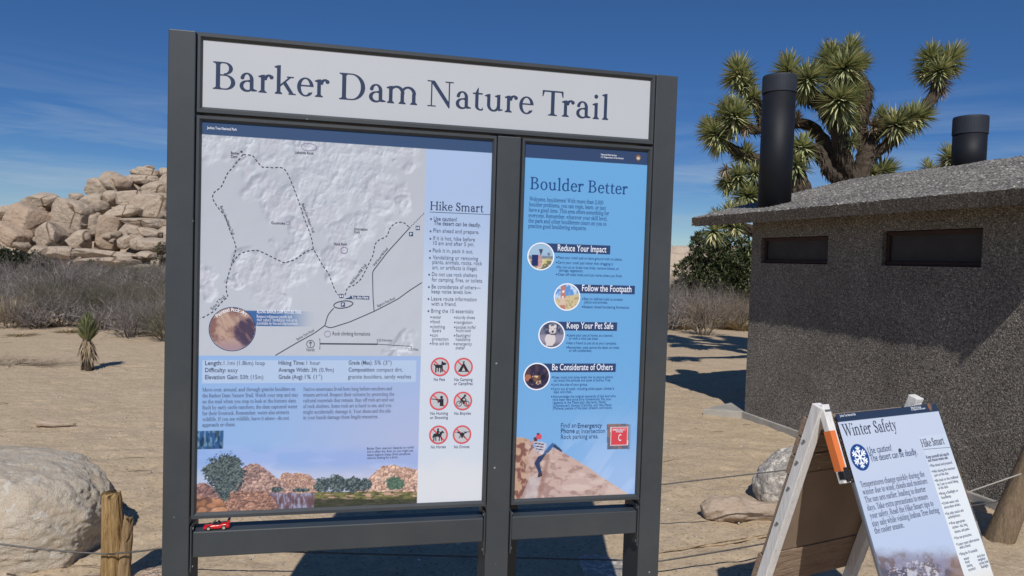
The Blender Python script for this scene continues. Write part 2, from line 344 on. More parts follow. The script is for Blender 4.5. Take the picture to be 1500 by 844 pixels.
# ================================================================== SETTING
def axis(lo, hi, dlo, dhi, step, grow=1.16):
    a = list(np.arange(dlo, dhi + 1e-6, step)); s = step; q = dhi
    while q < hi: s *= grow; q = min(hi, q + s); a.append(q)
    s = step; q = dlo
    while q > lo: s *= grow; q = max(lo, q - s); a.insert(0, q)
    return np.array(a)
def gz(x, y):
    x, y = np.asarray(x, float), np.asarray(y, float)
    near = np.exp(-(np.hypot(x, y - 6) / 22) ** 2)
    z = (fbm(x * .45, y * .45, None, 5, 3) - .5) * .05 + (fbm(x * 2.6, y * 2.6, None, 9, 3) - .5) * .030 + (fbm(x * 7, y * 7, None, 19, 2) - .5) * .012
    far = (fbm(x * .03, y * .03, None, 31, 3) - .5) * 1.2 * sstep(25, 90, np.hypot(x, y))
    return z * near + far
def gzf(x, y): return float(gz(np.array([x]), np.array([y]))[0])
gx = axis(-3000, 3000, -6, 6, .036); gy = axis(-200, 3000, 2.6, 12, .036)
GX, GY = np.meshgrid(gx, gy); GZ = gz(GX, GY)
_fr = np.random.RandomState(12)
for k in range(900):                                          # footprints and scuffs
    fy = 2.8 + 9 * _fr.rand() ** 1.3; fx = _fr.uniform(-.7, .7) * fy; ang = _fr.uniform(0, 3.14); L_, W_ = _fr.uniform(.07, .14), _fr.uniform(.04, .07); dep = _fr.uniform(.004, .013)
    i0, i1 = np.searchsorted(gx, [fx - .35, fx + .35]); j0, j1 = np.searchsorted(gy, [fy - .35, fy + .35])
    dx, dy = GX[j0:j1, i0:i1] - fx, GY[j0:j1, i0:i1] - fy; a_ = (dx * math.cos(ang) + dy * math.sin(ang)) / L_; b_ = (-dx * math.sin(ang) + dy * math.cos(ang)) / W_; q_ = a_ * a_ + b_ * b_
    GZ[j0:j1, i0:i1] += dep * (.45 * np.exp(-((np.sqrt(q_) - 1.35) / .35) ** 2) - np.exp(-q_ * 1.2))
nx, ny = len(gx), len(gy)
me = bpy.data.meshes.new('ground'); idx = np.arange(nx * ny).reshape(ny, nx)
quads = np.stack([idx[:-1, :-1], idx[:-1, 1:], idx[1:, 1:], idx[1:, :-1]], -1).reshape(-1, 4)
def fast_mesh(me, V, Q):
    me.vertices.add(len(V)); me.vertices.foreach_set('co', np.ascontiguousarray(V, float).ravel())
    k = Q.shape[1]; me.loops.add(Q.size); me.loops.foreach_set('vertex_index', Q.ravel().astype(np.int32))
    me.polygons.add(len(Q)); me.polygons.foreach_set('loop_start', np.arange(0, Q.size, k, dtype=np.int32)); me.polygons.foreach_set('loop_total', np.full(len(Q), k, dtype=np.int32))
    me.update(calc_edges=True); me.validate()
fast_mesh(me, np.stack([GX, GY, GZ], -1).reshape(-1, 3), quads); me.materials.append(M['sand'])
me.polygons.foreach_set('use_smooth', np.ones(len(me.polygons), bool))
tag(link('ground', me), 'tan sandy desert ground with scattered grit and footprints', None, None, 'structure')

# ------------------------------------------------------------------ restroom building (local x along the visible wall towards the camera, y inward)
BX, BY, BTH = 2.509, 7.525, math.atan2(-0.9574, 0.2886)
rest = empty('restroom_building', (BX, BY, 0), BTH)
tag(rest, 'dark exposed aggregate restroom with sloping pebbled roof and two black vent pipes', 'restroom')
BL, BW, T_ = 3.12, 3.62, .14
EAVE_O, ZFB, ZFT, RW, RH = .334, 2.049, 2.147, 2.146, .57
SLOPE = RH / RW; ZW = ZFB + EAVE_O * SLOPE - .004
wins = [(.162, 1.132, 1.655, 1.915), (1.755, 2.645, 1.655, 1.935)]
w = MB(); xs = [0, wins[0][0], wins[0][1], wins[1][0], wins[1][1], BL]
w.box(0, BL, 0, T_, 0, 1.655)
w.box(0, wins[0][0], 0, T_, 1.655, ZW); w.box(wins[0][1], wins[1][0], 0, T_, 1.655, ZW); w.box(wins[1][1], BL, 0, T_, 1.655, ZW)
w.box(wins[0][0], wins[0][1], 0, T_, wins[0][3], ZW); w.box(wins[1][0], wins[1][1], 0, T_, wins[1][3], ZW)
w.box(0, BL, BW - T_, BW, 0, ZW)
for xx in (0.0, BL - T_):                                     # gable ends
    pr = [(T_, 0), (BW - T_, 0), (BW - T_, ZW), (BW / 2, ZW + (BW / 2) * SLOPE - .03), (T_, ZW)]
    v = [(xx + (.002 if xx == 0 else 0), y, z) for y, z in pr] + [(xx + T_ - (.002 if xx else 0), y, z) for y, z in pr]; n = len(pr)
    w.add(v, [tuple(range(n)), tuple(range(2 * n - 1, n - 1, -1))] + [(i, i + n, (i + 1) % n + n, (i + 1) % n) for i in range(n)])
w.build('wall', M['wall'], rest)
for (a, b_, z0, z1) in wins:
    f = MB(); t = .035; y0, y1 = .035, .075
    f.box(a + .004, b_ - .004, y0, y1, z0 + .004, z0 + t); f.box(a + .004, b_ - .004, y0, y1, z1 - t, z1 - .004)
    f.box(a + .004, a + t, y0, y1, z0 + t, z1 - t); f.box(b_ - t, b_ - .004, y0, y1, z0 + t, z1 - t)
    fo = f.build('window_frame', M['brown'], rest, bevel=.004)
    p = MB(); p.box(a + t, b_ - t, .058, .064, z0 + t, z1 - t); p.build('pane', M['screen'], fo)
# roof: one folded slab with a nubby pebble surface
x0r, x1r = -.662, 3.57; yE0, yE1 = -EAVE_O, BW + EAVE_O
rm = MB(); fm = MB()
nxr, nyr = 230, 130
for side in (0, 1):
    X, Y = np.meshgrid(np.linspace(x0r, x1r, nxr), np.linspace(0, RW, nyr))
    yy = yE0 + Y if side == 0 else yE1 - Y
    f1, f2, cid, dx, dy = worley(X * 34 + 300 * side, Y * 34, 3)
    edge = np.minimum(np.minimum((X - x0r), (x1r - X)), Y) < .001
    Z = ZFT + Y * SLOPE + (1 - np.clip(f1 / .7, 0, 1)) * .011 * (.5 + cid) - .006 + (fbm(X * 2, Y * 2, None, 4, 3) - .5) * .012
    Xj = X + np.where((X - x0r < .001) | (x1r - X < .001), (fbm(Y * 25, X * 0, None, 8, 2) - .5) * .022, 0)
    yj = yy + np.where(Y < .001, (fbm(X * 28, X * 0, None, 6, 2) - .5) * .022, 0)
    ii = np.arange(nxr * nyr).reshape(nyr, nxr); q = np.stack([ii[:-1, :-1], ii[:-1, 1:], ii[1:, 1:], ii[1:, :-1]], -1).reshape(-1, 4)
    if side: q = q[:, ::-1]
    rm.add(np.stack([Xj, yj, Z], -1).reshape(-1, 3), q.tolist())
    # fascia strips share the ragged edge
    def strip(px_, py_, pz_, zb, back=0):
        k = len(px_); v = [(a, c, d) for a, c, d in zip(px_, py_, pz_)] + [(a, c + back, e) for a, c, e in zip(px_, py_, zb)]
        fm.add(v, [(i, i + 1, k + i + 1, k + i) for i in range(k - 1)])
    strip(Xj[0], yj[0], Z[0], np.full(nxr, ZFB), .045 if side == 0 else -.045)
    for cI in (0, -1): strip(Xj[:, cI], yj[:, cI], Z[:, cI], ZFB + Y[:, cI] * SLOPE)
    rm.add([(x0r, yE0 + .047 if side == 0 else yE1 - .047, ZFB + .001), (x1r, yE0 + .047 if side == 0 else yE1 - .047, ZFB + .001), (x1r, BW / 2, ZFB + RW * SLOPE), (x0r, BW / 2, ZFB + RW * SLOPE)], [(0, 1, 2, 3)])
ro_ = rm.build('roof', M['roof'], rest, smooth=False); fm.build('fascia', M['wall'], ro_)
def to_local(P): 
    d = np.asarray(P) - np.array([BX, BY, 0]); c, s = math.cos(BTH), math.sin(BTH)
    return np.array([d[0] * c + d[1] * s, -d[0] * s + d[1] * c, d[2]])
# first pipe meets the near roof slope where the photograph shows its foot
rr_ = ray(1134, 300); best = None
for t in np.linspace(5, 12, 3500):
    q = to_local(np.array([0, 0, EYE]) + rr_ * t); zz = ZFT + (q[1] + EAVE_O) * SLOPE
    if q[1] > -.2 and q[2] <= zz: best = (q, t); break
q1 = best[0]; Yp1 = (np.array([0, 0, EYE]) + rr_ * best[1])[1]
ztop1 = at(1135, 112, Yp1)[2]; rp = 23.0 / F_PX * Yp1
def pipe(lx, ly, ztop, r):
    z0 = ZFT + (min(ly, BW - ly) + EAVE_O) * SLOPE - .12; mb = MB(); H = ztop - z0
    mb.lathe([(r, 0), (r, H - .17)], 40, (lx, ly, z0)); po = mb.build('vent_pipe', M['pipe'], rest, True)
    for p in po.data.polygons:
        if len(p.vertices) > 4: p.use_smooth = False
    cp = MB(); cp.lathe([(r * 1.035, H - .175), (r * 1.045, H - .17), (r * 1.045, H - .02), (r * 1.02, H), (r * .93, H + .002), (r * .92, H - .05)], 40, (lx, ly, z0))
    cp.build('band', M['pipe_cap'], po, False)
pipe(q1[0], q1[1], ztop1, rp)
P2 = to_local(at(1418.5, 240, Yp1 * .985)); pipe(P2[0], P2[1], at(1418.5, 172, Yp1 * .985)[2], 22.0 / F_PX * Yp1 * .985)
# concrete pad under it
pad = MB(); pp = [(-.20, -.377), (-.01, -.022), (3.3, -.022), (3.3, BW + .3), (-1.0, BW + .3), (-.55, .3)]
n = len(pp); v = [(a, b_, -.05) for a, b_ in pp] + [(a, b_, .075) for i, (a, b_) in enumerate(pp)]
pad.add(v, [tuple(range(n - 1, -1, -1)), tuple(range(n, 2 * n))] + [(i, (i + 1) % n, (i + 1) % n + n, i + n) for i in range(n)])
po = pad.build('concrete_pad', M['concrete'], None, bevel=.008); po.location = (BX, BY, 0); po.rotation_euler = (0, 0, BTH)
tag(po, 'pale concrete pad showing along the foot of the restroom wall', 'pad', None, 'structure')

# ------------------------------------------------------------------ rocks
def ico(sub):
    bm = bmesh.new(); bmesh.ops.create_icosphere(bm, subdivisions=sub, radius=1); bm.verts.ensure_lookup_table()
    v = np.array([q.co[:] for q in bm.verts]); f = [tuple(q.index for q in p.verts) for p in bm.faces]; bm.free(); return v, f
ICO = {k: ico(k) for k in (3, 4, 5, 6, 7)}
def rock_mesh(name, seed, m, sub=4, p=3.0, amp=.10, cuts=3, dims=(1, 1, 1), rot=None, fine=.03, freq=1.0, grit=0.0):
    rng = np.random.RandomState(seed); v, f = ICO[sub]; d = v / np.linalg.norm(v, axis=1)[:, None]
    Q = d @ np.linalg.qr(rng.randn(3, 3))[0] if rot is None else d
    r = (np.abs(Q) ** p).sum(1) ** (-1 / p); o = rng.rand(3) * 50
    v = d * r[:, None]
    for k in range(cuts):
        nrm = rng.randn(3); nrm /= np.linalg.norm(nrm); h = rng.uniform(.62, .9); dd = v @ nrm - h
        v = v - np.where(dd > 0, dd, 0)[:, None] * nrm * .88
    n = fbm(v[:, 0] * 1.1 * freq + o[0], v[:, 1] * 1.1 * freq + o[1], v[:, 2] * 1.1 * freq + o[2], seed, 3) - .5
    n2 = fbm(v[:, 0] * 5 * freq + o[0], v[:, 1] * 5 * freq + o[1], v[:, 2] * 5 * freq + o[2], seed + 7, 4) - .5
    if grit: n2 = n2 + (grit / max(fine, 1e-6)) * (ridged(v[:, 0] * 9 + v[:, 1] * 5 + o[0], v[:, 2] * 9 - v[:, 1] * 5 + o[2], seed + 3, 4) - .55 + 1.2 * (fbm(v[:, 0] * 22, v[:, 1] * 22, v[:, 2] * 22, seed + 11, 3) - .5))
    v = v * (1 + n * amp * 2 + n2 * fine * 2)[:, None] * np.array(dims)
    mb = MB(); mb.add(v, f); return mb.mesh(name, m, True)
def put_rock(name, me, loc, rot=(0, 0, 0), sc=(1, 1, 1)):
    o = link(name, me); o.location = loc; o.rotation_euler = rot; o.scale = sc; return o
ZS = 1 / 2.637
# big boulders of the pile, read from the photograph: centre x, centre y, half width, half height (in the enlarged crop), tilt, depth, blockiness, material, label
big = [
 (160, 300, 62, 30, -4, 52, 2.6, 0, 'smooth rounded dome boulder capping the left hump of the rock pile'),
 (215, 335, 40, 40, 20, 53, 3.2, 0, 'tilted boulder leaning right of the rounded cap on the left hump'),
 (122, 382, 84, 52, 28, 50, 4.2, 1, 'large rust coloured boulder with a shaded flat face on the left hump'),
 (20, 352, 52, 34, -20, 51, 3.0, 0, 'boulder at the left picture edge sloping up to the left hump'),
 (55, 432, 62, 34, 30, 48.5, 4, 1, 'slanted slab below the rust coloured boulder'),
 (272, 372, 72, 72, 14, 50.5, 3.8, 0, 'biggest smooth slab faced boulder in the middle of the rock pile'),
 (202, 442, 64, 46, -28, 48, 3.4, 0, 'pale wedge boulder left of the slanting dark crevice'),
 (382, 256, 50, 40, 8, 55, 2.5, 0, 'round dome boulder on the skyline right of the notch'),
 (470, 240, 66, 32, 22, 55.5, 4.2, 0, 'slanting slab with a diagonal joint on the right skyline'),
 (432, 292, 32, 30, 0, 53.6, 2.6, 0, 'rounded boulder tucked under the skyline dome'),
 (502, 297, 58, 30, -8, 53.2, 3.2, 0, 'broad pale boulder left of the blocky boulder by the sign post'),
 (588, 323, 60, 46, 6, 52, 4.0, 0, 'blocky pale boulder with a flat lit face beside the sign post'),
 (602, 255, 50, 30, 8, 54.5, 3.0, 0, 'boulder with shaded left side high beside the sign post'),
 (566, 192, 52, 20, 3, 57.5, 3.2, 0, 'flat boulder carrying the topmost stones of the pile'),
 (575, 172, 20, 8, 0, 57.5, 2.6, 0, 'small flat stone perched on the very top of the rock pile'),
 (542, 176, 13, 7, 0, 57.5, 2.6, 0, 'smallest stone perched left on the top of the rock pile'),
 (634, 190, 18, 16, 0, 57, 2.6, 0, 'rounded stone at the top of the pile against the sign post'),
 (560, 222, 60, 18, 0, 56.5, 3.6, 0, 'long flat slab under the topmost boulders'),
 (365, 312, 44, 34, -18, 53, 3, 0, 'tilted boulder below the round skyline dome'),
 (294, 287, 26, 15, 0, 54, 2.6, 0, 'small perched boulder in the skyline notch'),
 (418, 425, 50, 62, 4, 49.5, 4.5, 1, 'upright block with rust brown columns in the middle of the pile'),
 (355, 390, 36, 44, -14, 51, 3.5, 0, 'narrow boulder wedged beside the biggest slab'),
 (480, 352, 76, 24, -8, 51.3, 3.6, 0, 'long ledge boulder under the broad pale boulder'),
 (560, 388, 84, 18, 2, 50, 3.8, 0, 'thin layered ledge below the blocky pale boulder'),
 (500, 420, 42, 24, 4, 48.8, 3, 0, 'rounded boulder right of the rust brown columns'),
 (585, 427, 48, 20, 3, 48.6, 3, 0, 'flat rounded boulder on the lower ledges by the sign post'),
 (592, 470, 52, 28, -2, 47.2, 3, 0, 'pale split boulder low beside the sign post'),
 (535, 466, 27, 26, 0, 47.5, 3, 0, 'half of the split boulder low beside the sign post'),
 (488, 462, 30, 26, 0, 47.6, 3, 0, 'squat boulder below the rust brown columns'),
 (312, 458, 52, 38, -18, 47.8, 3.2, 0, 'leaning pale boulder right of the dark crevice'),
 (405, 508, 96, 17, 2, 46.3, 3.6, 0, 'long low ledge of rubble at the foot of the pile'),
 (480, 520, 42, 15, 0, 46, 2.8, 0, 'rounded ledge stone above the lowest slabs'),
 (560, 512, 50, 15, 0, 46, 2.8, 0, 'flat ledge stone above the lowest slabs by the sign post'),
 (435, 547, 112, 20, -3, 45.2, 3.6, 0, 'broad pale slab at the bottom of the rock pile'),
 (545, 567, 62, 19, -4, 44.6, 3, 0, 'lowest pale slab at the right foot of the pile'),
 (604, 548, 24, 18, 0, 44.8, 2.6, 0, 'small round boulder at the right foot of the pile'),
 (152, 502, 44, 26, 10, 46, 2.8, 0, 'half hidden boulder behind the left brush'),
 (15, 495, 26, 20, 0, 45.5, 2.6, 0, 'white rounded boulder at the left edge behind the scrub'),
 (15, 568, 24, 11, 0, 40, 2.6, 0, 'low pale boulder at the left edge in the scrub'),
 (235, 502, 62, 24, 0, 46.4, 3, 0, 'pale boulder peeping over the middle of the brush'),
 (-40, 420, 60, 60, 10, 52, 3, 0, 'boulder running out of the left picture edge'),
 (690, 290, 90, 90, 0, 56, 3, 0, 'big boulder of the pile mostly behind the sign post'),
 (700, 470, 90, 70, 0, 50, 3, 0, 'low boulder of the pile mostly behind the sign post'),
]
rr = random.Random(4)
for i, (cx, cy, rx, ry, tilt, dep, p, mi, lab) in enumerate(big):
    c = at(cx * ZS, 180 + cy * ZS, dep); k = dep / F_PX * ZS * 1.05
    me = rock_mesh('boulder', 100 + i, M['granite_rust'] if mi else M['granite'], 5, p, .09, 4, (rx * k, max(rx, ry) * k * .85, ry * k), True, .035)
    o = put_rock('boulder', me, (c[0], c[1], c[2]), (rr.uniform(-.12, .12), R(tilt), rr.uniform(-.35, .35)))
    tag(o, lab, 'boulder', 'boulders of the rock pile')
# the outline that the small stones fill, and the bedrock behind the stones
sky_line = [(0, 345), (60, 325), (105, 300), (150, 280), (215, 300), (250, 320), (290, 292), (335, 285), (345, 240), (390, 225), (440, 222), (520, 205), (545, 182), (645, 178), (760, 190)]
def top_at(x):
    for (a, b_), (c, d) in zip(sky_line, sky_line[1:]):
        if a <= x <= c: return b_ + (d - b_) * (x - a) / (c - a)
    return 345 if x < 0 else 190
small = [rock_mesh('small_boulder', 300 + k, M['granite_rust'] if k in (3, 7) else M['granite'], 3, 2.5 + (k % 4) * .5, .12, 3, (1, 1, .72), None, .03) for k in range(10)]
cnt = 0
for k in range(2000):
    x, y = rr.uniform(-60, 760), rr.uniform(180, 590); tp = top_at(x)
    if y < tp + 14 or cnt >= 170: continue
    fr = (y - tp) / (590 - tp)
    dep = 57.0 - 12.4 * (y - 170) / 420 + (rr.uniform(-1.3, .6) if fr > .5 else rr.uniform(-.5, .8))
    s = rr.choice((7, 9, 11, 13, 16, 20, 26)) * (1.25 if fr < .45 else .85); kk = dep / F_PX * ZS
    c = at(x * ZS, 180 + y * ZS, dep)
    o = put_rock('boulder', small[k % 10], tuple(c), (rr.uniform(-.4, .4), rr.uniform(-.3, .3), rr.uniform(0, 6.3)), (s * kk * 1.25, s * kk * 1.25, s * kk))
    tag(o, 'small tan granite boulder wedged among the larger ones of the rock pile', 'boulder', 'small boulders filling the rock pile'); cnt += 1
# bedrock core that carries the pile
core = MB(); cu = np.linspace(-90, 900, 90); cvv = np.linspace(0, 1, 40); vv = []
for t in cvv:
    for x in cu:
        tp = top_at(x) + 24; y = 600 + (tp - 600) * t; dep = 57.6 - 12.4 * (y - 170) / 420 + 1.3 + 1.4 * float(fbm(np.array([x * .03]), np.array([y * .03]), None, 77, 3)[0])
        vv.append(tuple(at(x * ZS, 180 + y * ZS, dep)))
back = [(v_[0] * 1.15, v_[1] + 14, max(-1, v_[2] * .5 - 1)) for v_ in vv[-90:]]
allv = vv + back; f = []
for j in range(40):
    for i in range(89): a = j * 90 + i; f.append((a, a + 1, a + 91, a + 90))
core.add(allv, f); tag(core.build('rocky_hill', M['granite'], None, True), 'tan granite bedrock of the hill under the boulder pile', None, None, 'structure')
# far hills seen past the restroom and on the horizon
def hill(name, x0, x1, yd, h, seed, m, label):
    X, T = np.meshgrid(np.linspace(x0, x1, 120), np.linspace(-1, 1, 40)); w_ = (x1 - x0) * .18
    env = np.clip(1 - ((X - (x0 + x1) / 2) / ((x1 - x0) / 2)) ** 2, 0, 1) ** .6 * (1 - T ** 2)
    Z = h * env * (.55 + .75 * ridged(X / (x1 - x0) * 9, T * 3 + 5, seed, 5)) - .6
    Q = np.arange(X.size).reshape(X.shape); q = np.stack([Q[:-1, :-1], Q[:-1, 1:], Q[1:, 1:], Q[1:, :-1]], -1).reshape(-1, 4)
    me = bpy.data.meshes.new(name); fast_mesh(me, np.stack([X, yd + T * w_, Z], -1).reshape(-1, 3), q); me.materials.append(m)
    tag(link(name, me), label, None, None, 'structure')
hill('rocky_hill', 8, 62, 130, 5.2, 5, M['granite'], 'distant tan rocky hill seen between sign and restroom')
hill('rocky_hill', -420, 300, 700, 22, 8, M['granite'], 'low desert hills on the horizon')

# foreground stones
def stone(name, label, cat, seed, m, loc, dims, rotz=0, sub=5, p=2.8, amp=.10, cuts=4, tilt=(0, 0), fine=.03, ident=True, freq=1.0, grit=0.0):
    me = rock_mesh(name, seed, m, sub, p, amp, cuts, dims, True if ident else None, fine, freq, grit); o = put_rock(name, me, loc, (tilt[0], tilt[1], rotz)); tag(o, label, cat); return o
stone('boulder', 'large pale granite boulder blotched with white and rust behind the split wooden post', 'boulder', 44, M['granite_near'], (-2.92, 3.76, .13), (.735, .46, .335), .10, 7, 3.4, .08, 4, (0, .05), .04, True, 1.0, .0085)
stone('rock', 'pointed grey granite rock half hidden behind the folding sign', 'rock', 61, M['granite_grey'], (2.03, 4.84, .05), (.30, .26, .34), .2, 6, 2.3, .10, 5, (0, -.50), .05, True, 1.0, .014)
stone('rock', 'low pale rock at the bottom left picture edge', 'rock', 23, M['granite_near'], (-2.25, 3.10, -.02), (.42, .16, .10), .15, 5, 2.6, .1, 3)
stone('rock', 'flat light stone in the sand under the right sign panel', 'rock', 29, M['granite_grey'], (.60, 3.62, -.03), (.19, .30, .085), .05, 5, 4, .07, 3)
stone('rock', 'small brown rock in the shade right of the split post', 'rock', 35, M['granite_rust'], (-1.64, 3.36, -.01), (.13, .10, .09), 0, 5, 2.6, .1, 3)
# loose stones and grit
rng = random.Random(8); gm = MB(); tv, tf = ico(1)
for k in range(1500):
    Y = 3.0 + 9 * rng.random() ** 1.6; X = rng.uniform(-.75, .75) * Y; s = .003 + .011 * rng.random() ** 4
    a = rng.random() * 6.3; z = gzf(X, Y) if k % 1 == 0 else 0
    q = tv * np.array([s * rng.uniform(.8, 1.6), s * rng.uniform(.8, 1.3), s * rng.uniform(.5, .9)]) * (1 + .3 * (np.random.RandomState(k).rand(len(tv), 1) - .5))
    c_, s_ = math.cos(a), math.sin(a)
    gm.add(np.stack([q[:, 0] * c_ - q[:, 1] * s_ + X, q[:, 0] * s_ + q[:, 1] * c_ + Y, q[:, 2] + z + s * .3], -1), tf)
tag(gm.build('gravel', M['granite_grey'], None, True), 'loose grit and small stones on the sand', None, None, 'stuff')
gm = MB()
for k in range(170):
    Y = 3.2 + 11 * rng.random() ** 1.4; X = rng.uniform(-.75, .75) * Y; L = rng.uniform(.03, .22); a = rng.uniform(-.6, .6) + (3.14 if rng.random() < .5 else 0)
    z = gzf(X, Y) + .004; d = Vector((math.cos(a), math.sin(a), 0)); nn = Vector((-d.y, d.x, 0)); w2 = rng.uniform(-.02, .02)
    gm.tube([(X, Y, z), tuple(Vector((X, Y, z + .004)) + d * L * .5 + nn * w2), tuple(Vector((X, Y, z)) + d * L)], [.0016, .0022, .001], 4)
tag(gm.build('twig_litter', M['twig'], None), 'thin dead twigs littered over the sand', None, None, 'stuff')

# ================================================================== PLANTS
def leaf_blade(mb, base, d, L, w, droop, rng, side=None):
    d = d.normalized(); a = d.cross(Vector((0, 0, 1)))
    a = d.cross(Vector((1, 0, 0))) if a.length < .1 else a
    a.normalize(); b = a.cross(d).normalized()
    if side is not None: ca, sa = math.cos(side), math.sin(side); a, b = a * ca + b * sa, b * ca - a * sa
    m1 = base + d * L * .42 + Vector((0, 0, -droop * L * .12)); tip = base + d * L + Vector((0, 0, -droop * L * .5))
    v = [base - a * w * .36, base + a * w * .36, base - b * w * .22, m1 - a * w * .5, m1 + a * w * .5, m1 - b * w * .30, tip]
    mb.add([tuple(q) for q in v], [(0, 1, 4, 3), (1, 2, 5, 4), (2, 0, 3, 5), (3, 4, 6), (4, 5, 6), (5, 3, 6)])
def rosette(name, c, axis, r, n, m, parent, rng, spread=115, core=.30, w=.034, droop=.15):
    mb = MB(); c = Vector(c); axis = Vector(axis).normalized(); q = axis.to_track_quat('Z', 'Y')
    for k in range(n):
        t = R(4 + spread * ((k + .5) / n) ** .72) + rng.uniform(-.1, .1); ph = k * 2.399963 + rng.uniform(-.2, .2)
        d = q @ Vector((math.sin(t) * math.cos(ph), math.sin(t) * math.sin(ph), math.cos(t)))
        base = c + d * r * .06 - axis * r * core * (t / R(spread)) * 1.2
        leaf_blade(mb, base, d, r * rng.uniform(.82, 1.06), w * r / .28 * rng.uniform(.85, 1.15), droop * rng.uniform(0, 1.6), rng)
    return mb.build(name, m, parent)
def skirt(mb, pts, rad, n, L, rng, flare=.5):
    """dead leaves hanging along a limb"""
    pts = [Vector(p) for p in pts]; seg = [(pts[i + 1] - pts[i]).length for i in range(len(pts) - 1)]; tot = sum(seg)
    for k in range(n):
        s = rng.random() * tot; i = 0
        while i < len(seg) - 1 and s > seg[i]: s -= seg[i]; i += 1
        t = s / seg[i]; p = pts[i].lerp(pts[i + 1], t); ax = (pts[i + 1] - pts[i]).normalized(); rr2 = rad[i] + (rad[i + 1] - rad[i]) * t
        ph = rng.random() * 6.283; a = ax.orthogonal().normalized(); b = ax.cross(a); out = a * math.cos(ph) + b * math.sin(ph)
        d = (out * flare * rng.uniform(.4, 1.4) - ax * rng.uniform(.5, 1.2) + Vector((0, 0, -.35)))
        leaf_blade(mb, p + out * rr2 * .8, d, L * rng.uniform(.6, 1.2), .022 * rng.uniform(.8, 1.4), .3, rng)
def limb_obj(name, pts, rad, parent, rng, shag=0, L=.12):
    mb = MB(); P = [Vector(p) for p in pts]; out, ro = [], []
    for i in range(len(P) - 1):                               # Catmull-Rom smoothing
        p0, p1, p2, p3 = P[max(i - 1, 0)], P[i], P[i + 1], P[min(i + 2, len(P) - 1)]
        for k in range(5):
            t = k / 5; out.append(.5 * ((2 * p1) + (p2 - p0) * t + (2 * p0 - 5 * p1 + 4 * p2 - p3) * t * t + (3 * p1 - p0 - 3 * p2 + p3) * t ** 3)); ro.append(rad[i] + (rad[i + 1] - rad[i]) * t)
    out.append(P[-1]); ro.append(rad[-1])
    mb.tube(out, ro, 11, True, .28, rng)
    if shag: skirt(mb, out, ro, int(shag * 2.2), L, rng, .62)
    return mb.build(name, M['bark'], parent)
JY = 11.2
def jp(x, y, dy=0.0): return at(1000 + x / 3.245, 50 + y / 3.245, JY + dy)
jrng = random.Random(21)
jb = jp(830, 1180); jt = empty('joshua_tree', (jb[0], JY, gzf(jb[0], JY))); JO = Vector(jt.location)
tag(jt, 'big branching joshua tree with spiky green rosettes rising behind the restroom roof', 'joshua tree')
def jl(x, y, dy=0.0): return Vector(jp(x, y, dy)) - JO
base = Vector((0, 0, -.1)); fork = jl(815, 800)
limb_obj('trunk', [base, Vector((.02, 0, .9)), fork, jl(820, 690)], [.34, .29, .24, .17], jt, jrng, 120)
KR = JY / F_PX / 3.245
limbs = [
 ([(820, 710, 0), (775, 610, -.1), (740, 490, -.2), (700, 400, -.2), (645, 325, -.2), (600, 262, -.2)], [46, 40, 36, 33, 30, 26], 90),
 ([(745, 500, -.2), (765, 400, 0), (775, 320, .1), (735, 220, .2), (705, 150, .2)], [34, 30, 28, 26, 22], 70),
 ([(840, 720, 0), (862, 600, 0), (885, 520, .1), (930, 465, .2), (1010, 435, .2)], [46, 42, 40, 34, 28], 90),
 ([(880, 590, .1), (950, 540, 0), (1010, 495, 0), (1075, 425, -.1), (1145, 350, -.2), (1195, 290, -.2), (1222, 200, -.2)], [32, 28, 26, 26, 27, 27, 22], 110),
 ([(850, 540, .1), (845, 430, .1), (868, 320, 0), (868, 255, 0), (815, 190, 0), (795, 130, 0)], [36, 34, 34, 32, 28, 24], 170),
 ([(800, 660, 0), (720, 590, .2), (665, 500, .3), (610, 440, .3), (530, 425, .3), (440, 440, .3), (350, 455, .3), (262, 430, .2)], [36, 32, 30, 28, 28, 26, 26, 22], 140),
 ([(790, 790, 0), (740, 700, -.4), (690, 645, -.5), (655, 565, -.5), (600, 532, -.5)], [32, 28, 27, 26, 22], 90),
 ([(800, 860, 0), (640, 830, .4), (480, 720, .4), (370, 610, .3), (270, 565, .3), (180, 520, .3)], [44, 38, 34, 32, 28, 24], 110),
 ([(640, 840, .4), (480, 800, .3), (360, 740, .2), (310, 700, .2)], [36, 34, 30, 24], 60),
 ([(800, 880, 0), (600, 840, -.3), (562, 740, -.4), (548, 650, -.4)], [48, 52, 50, 32], 260),
 ([(400, 450, .3), (360, 350, .2), (335, 290, .2), (290, 220, .2)], [28, 26, 24, 20], 60),
 ([(645, 330, -.2), (560, 290, 0), (500, 200, .1)], [26, 24, 20], 40),
 ([(850, 760, 0), (900, 690, .1), (955, 655, .1)], [34, 28, 24], 40),
]
for pts, rad, sh in limbs: limb_obj('limb', [jl(*p) for p in pts], [q * KR * .92 for q in rad], jt, jrng, sh)
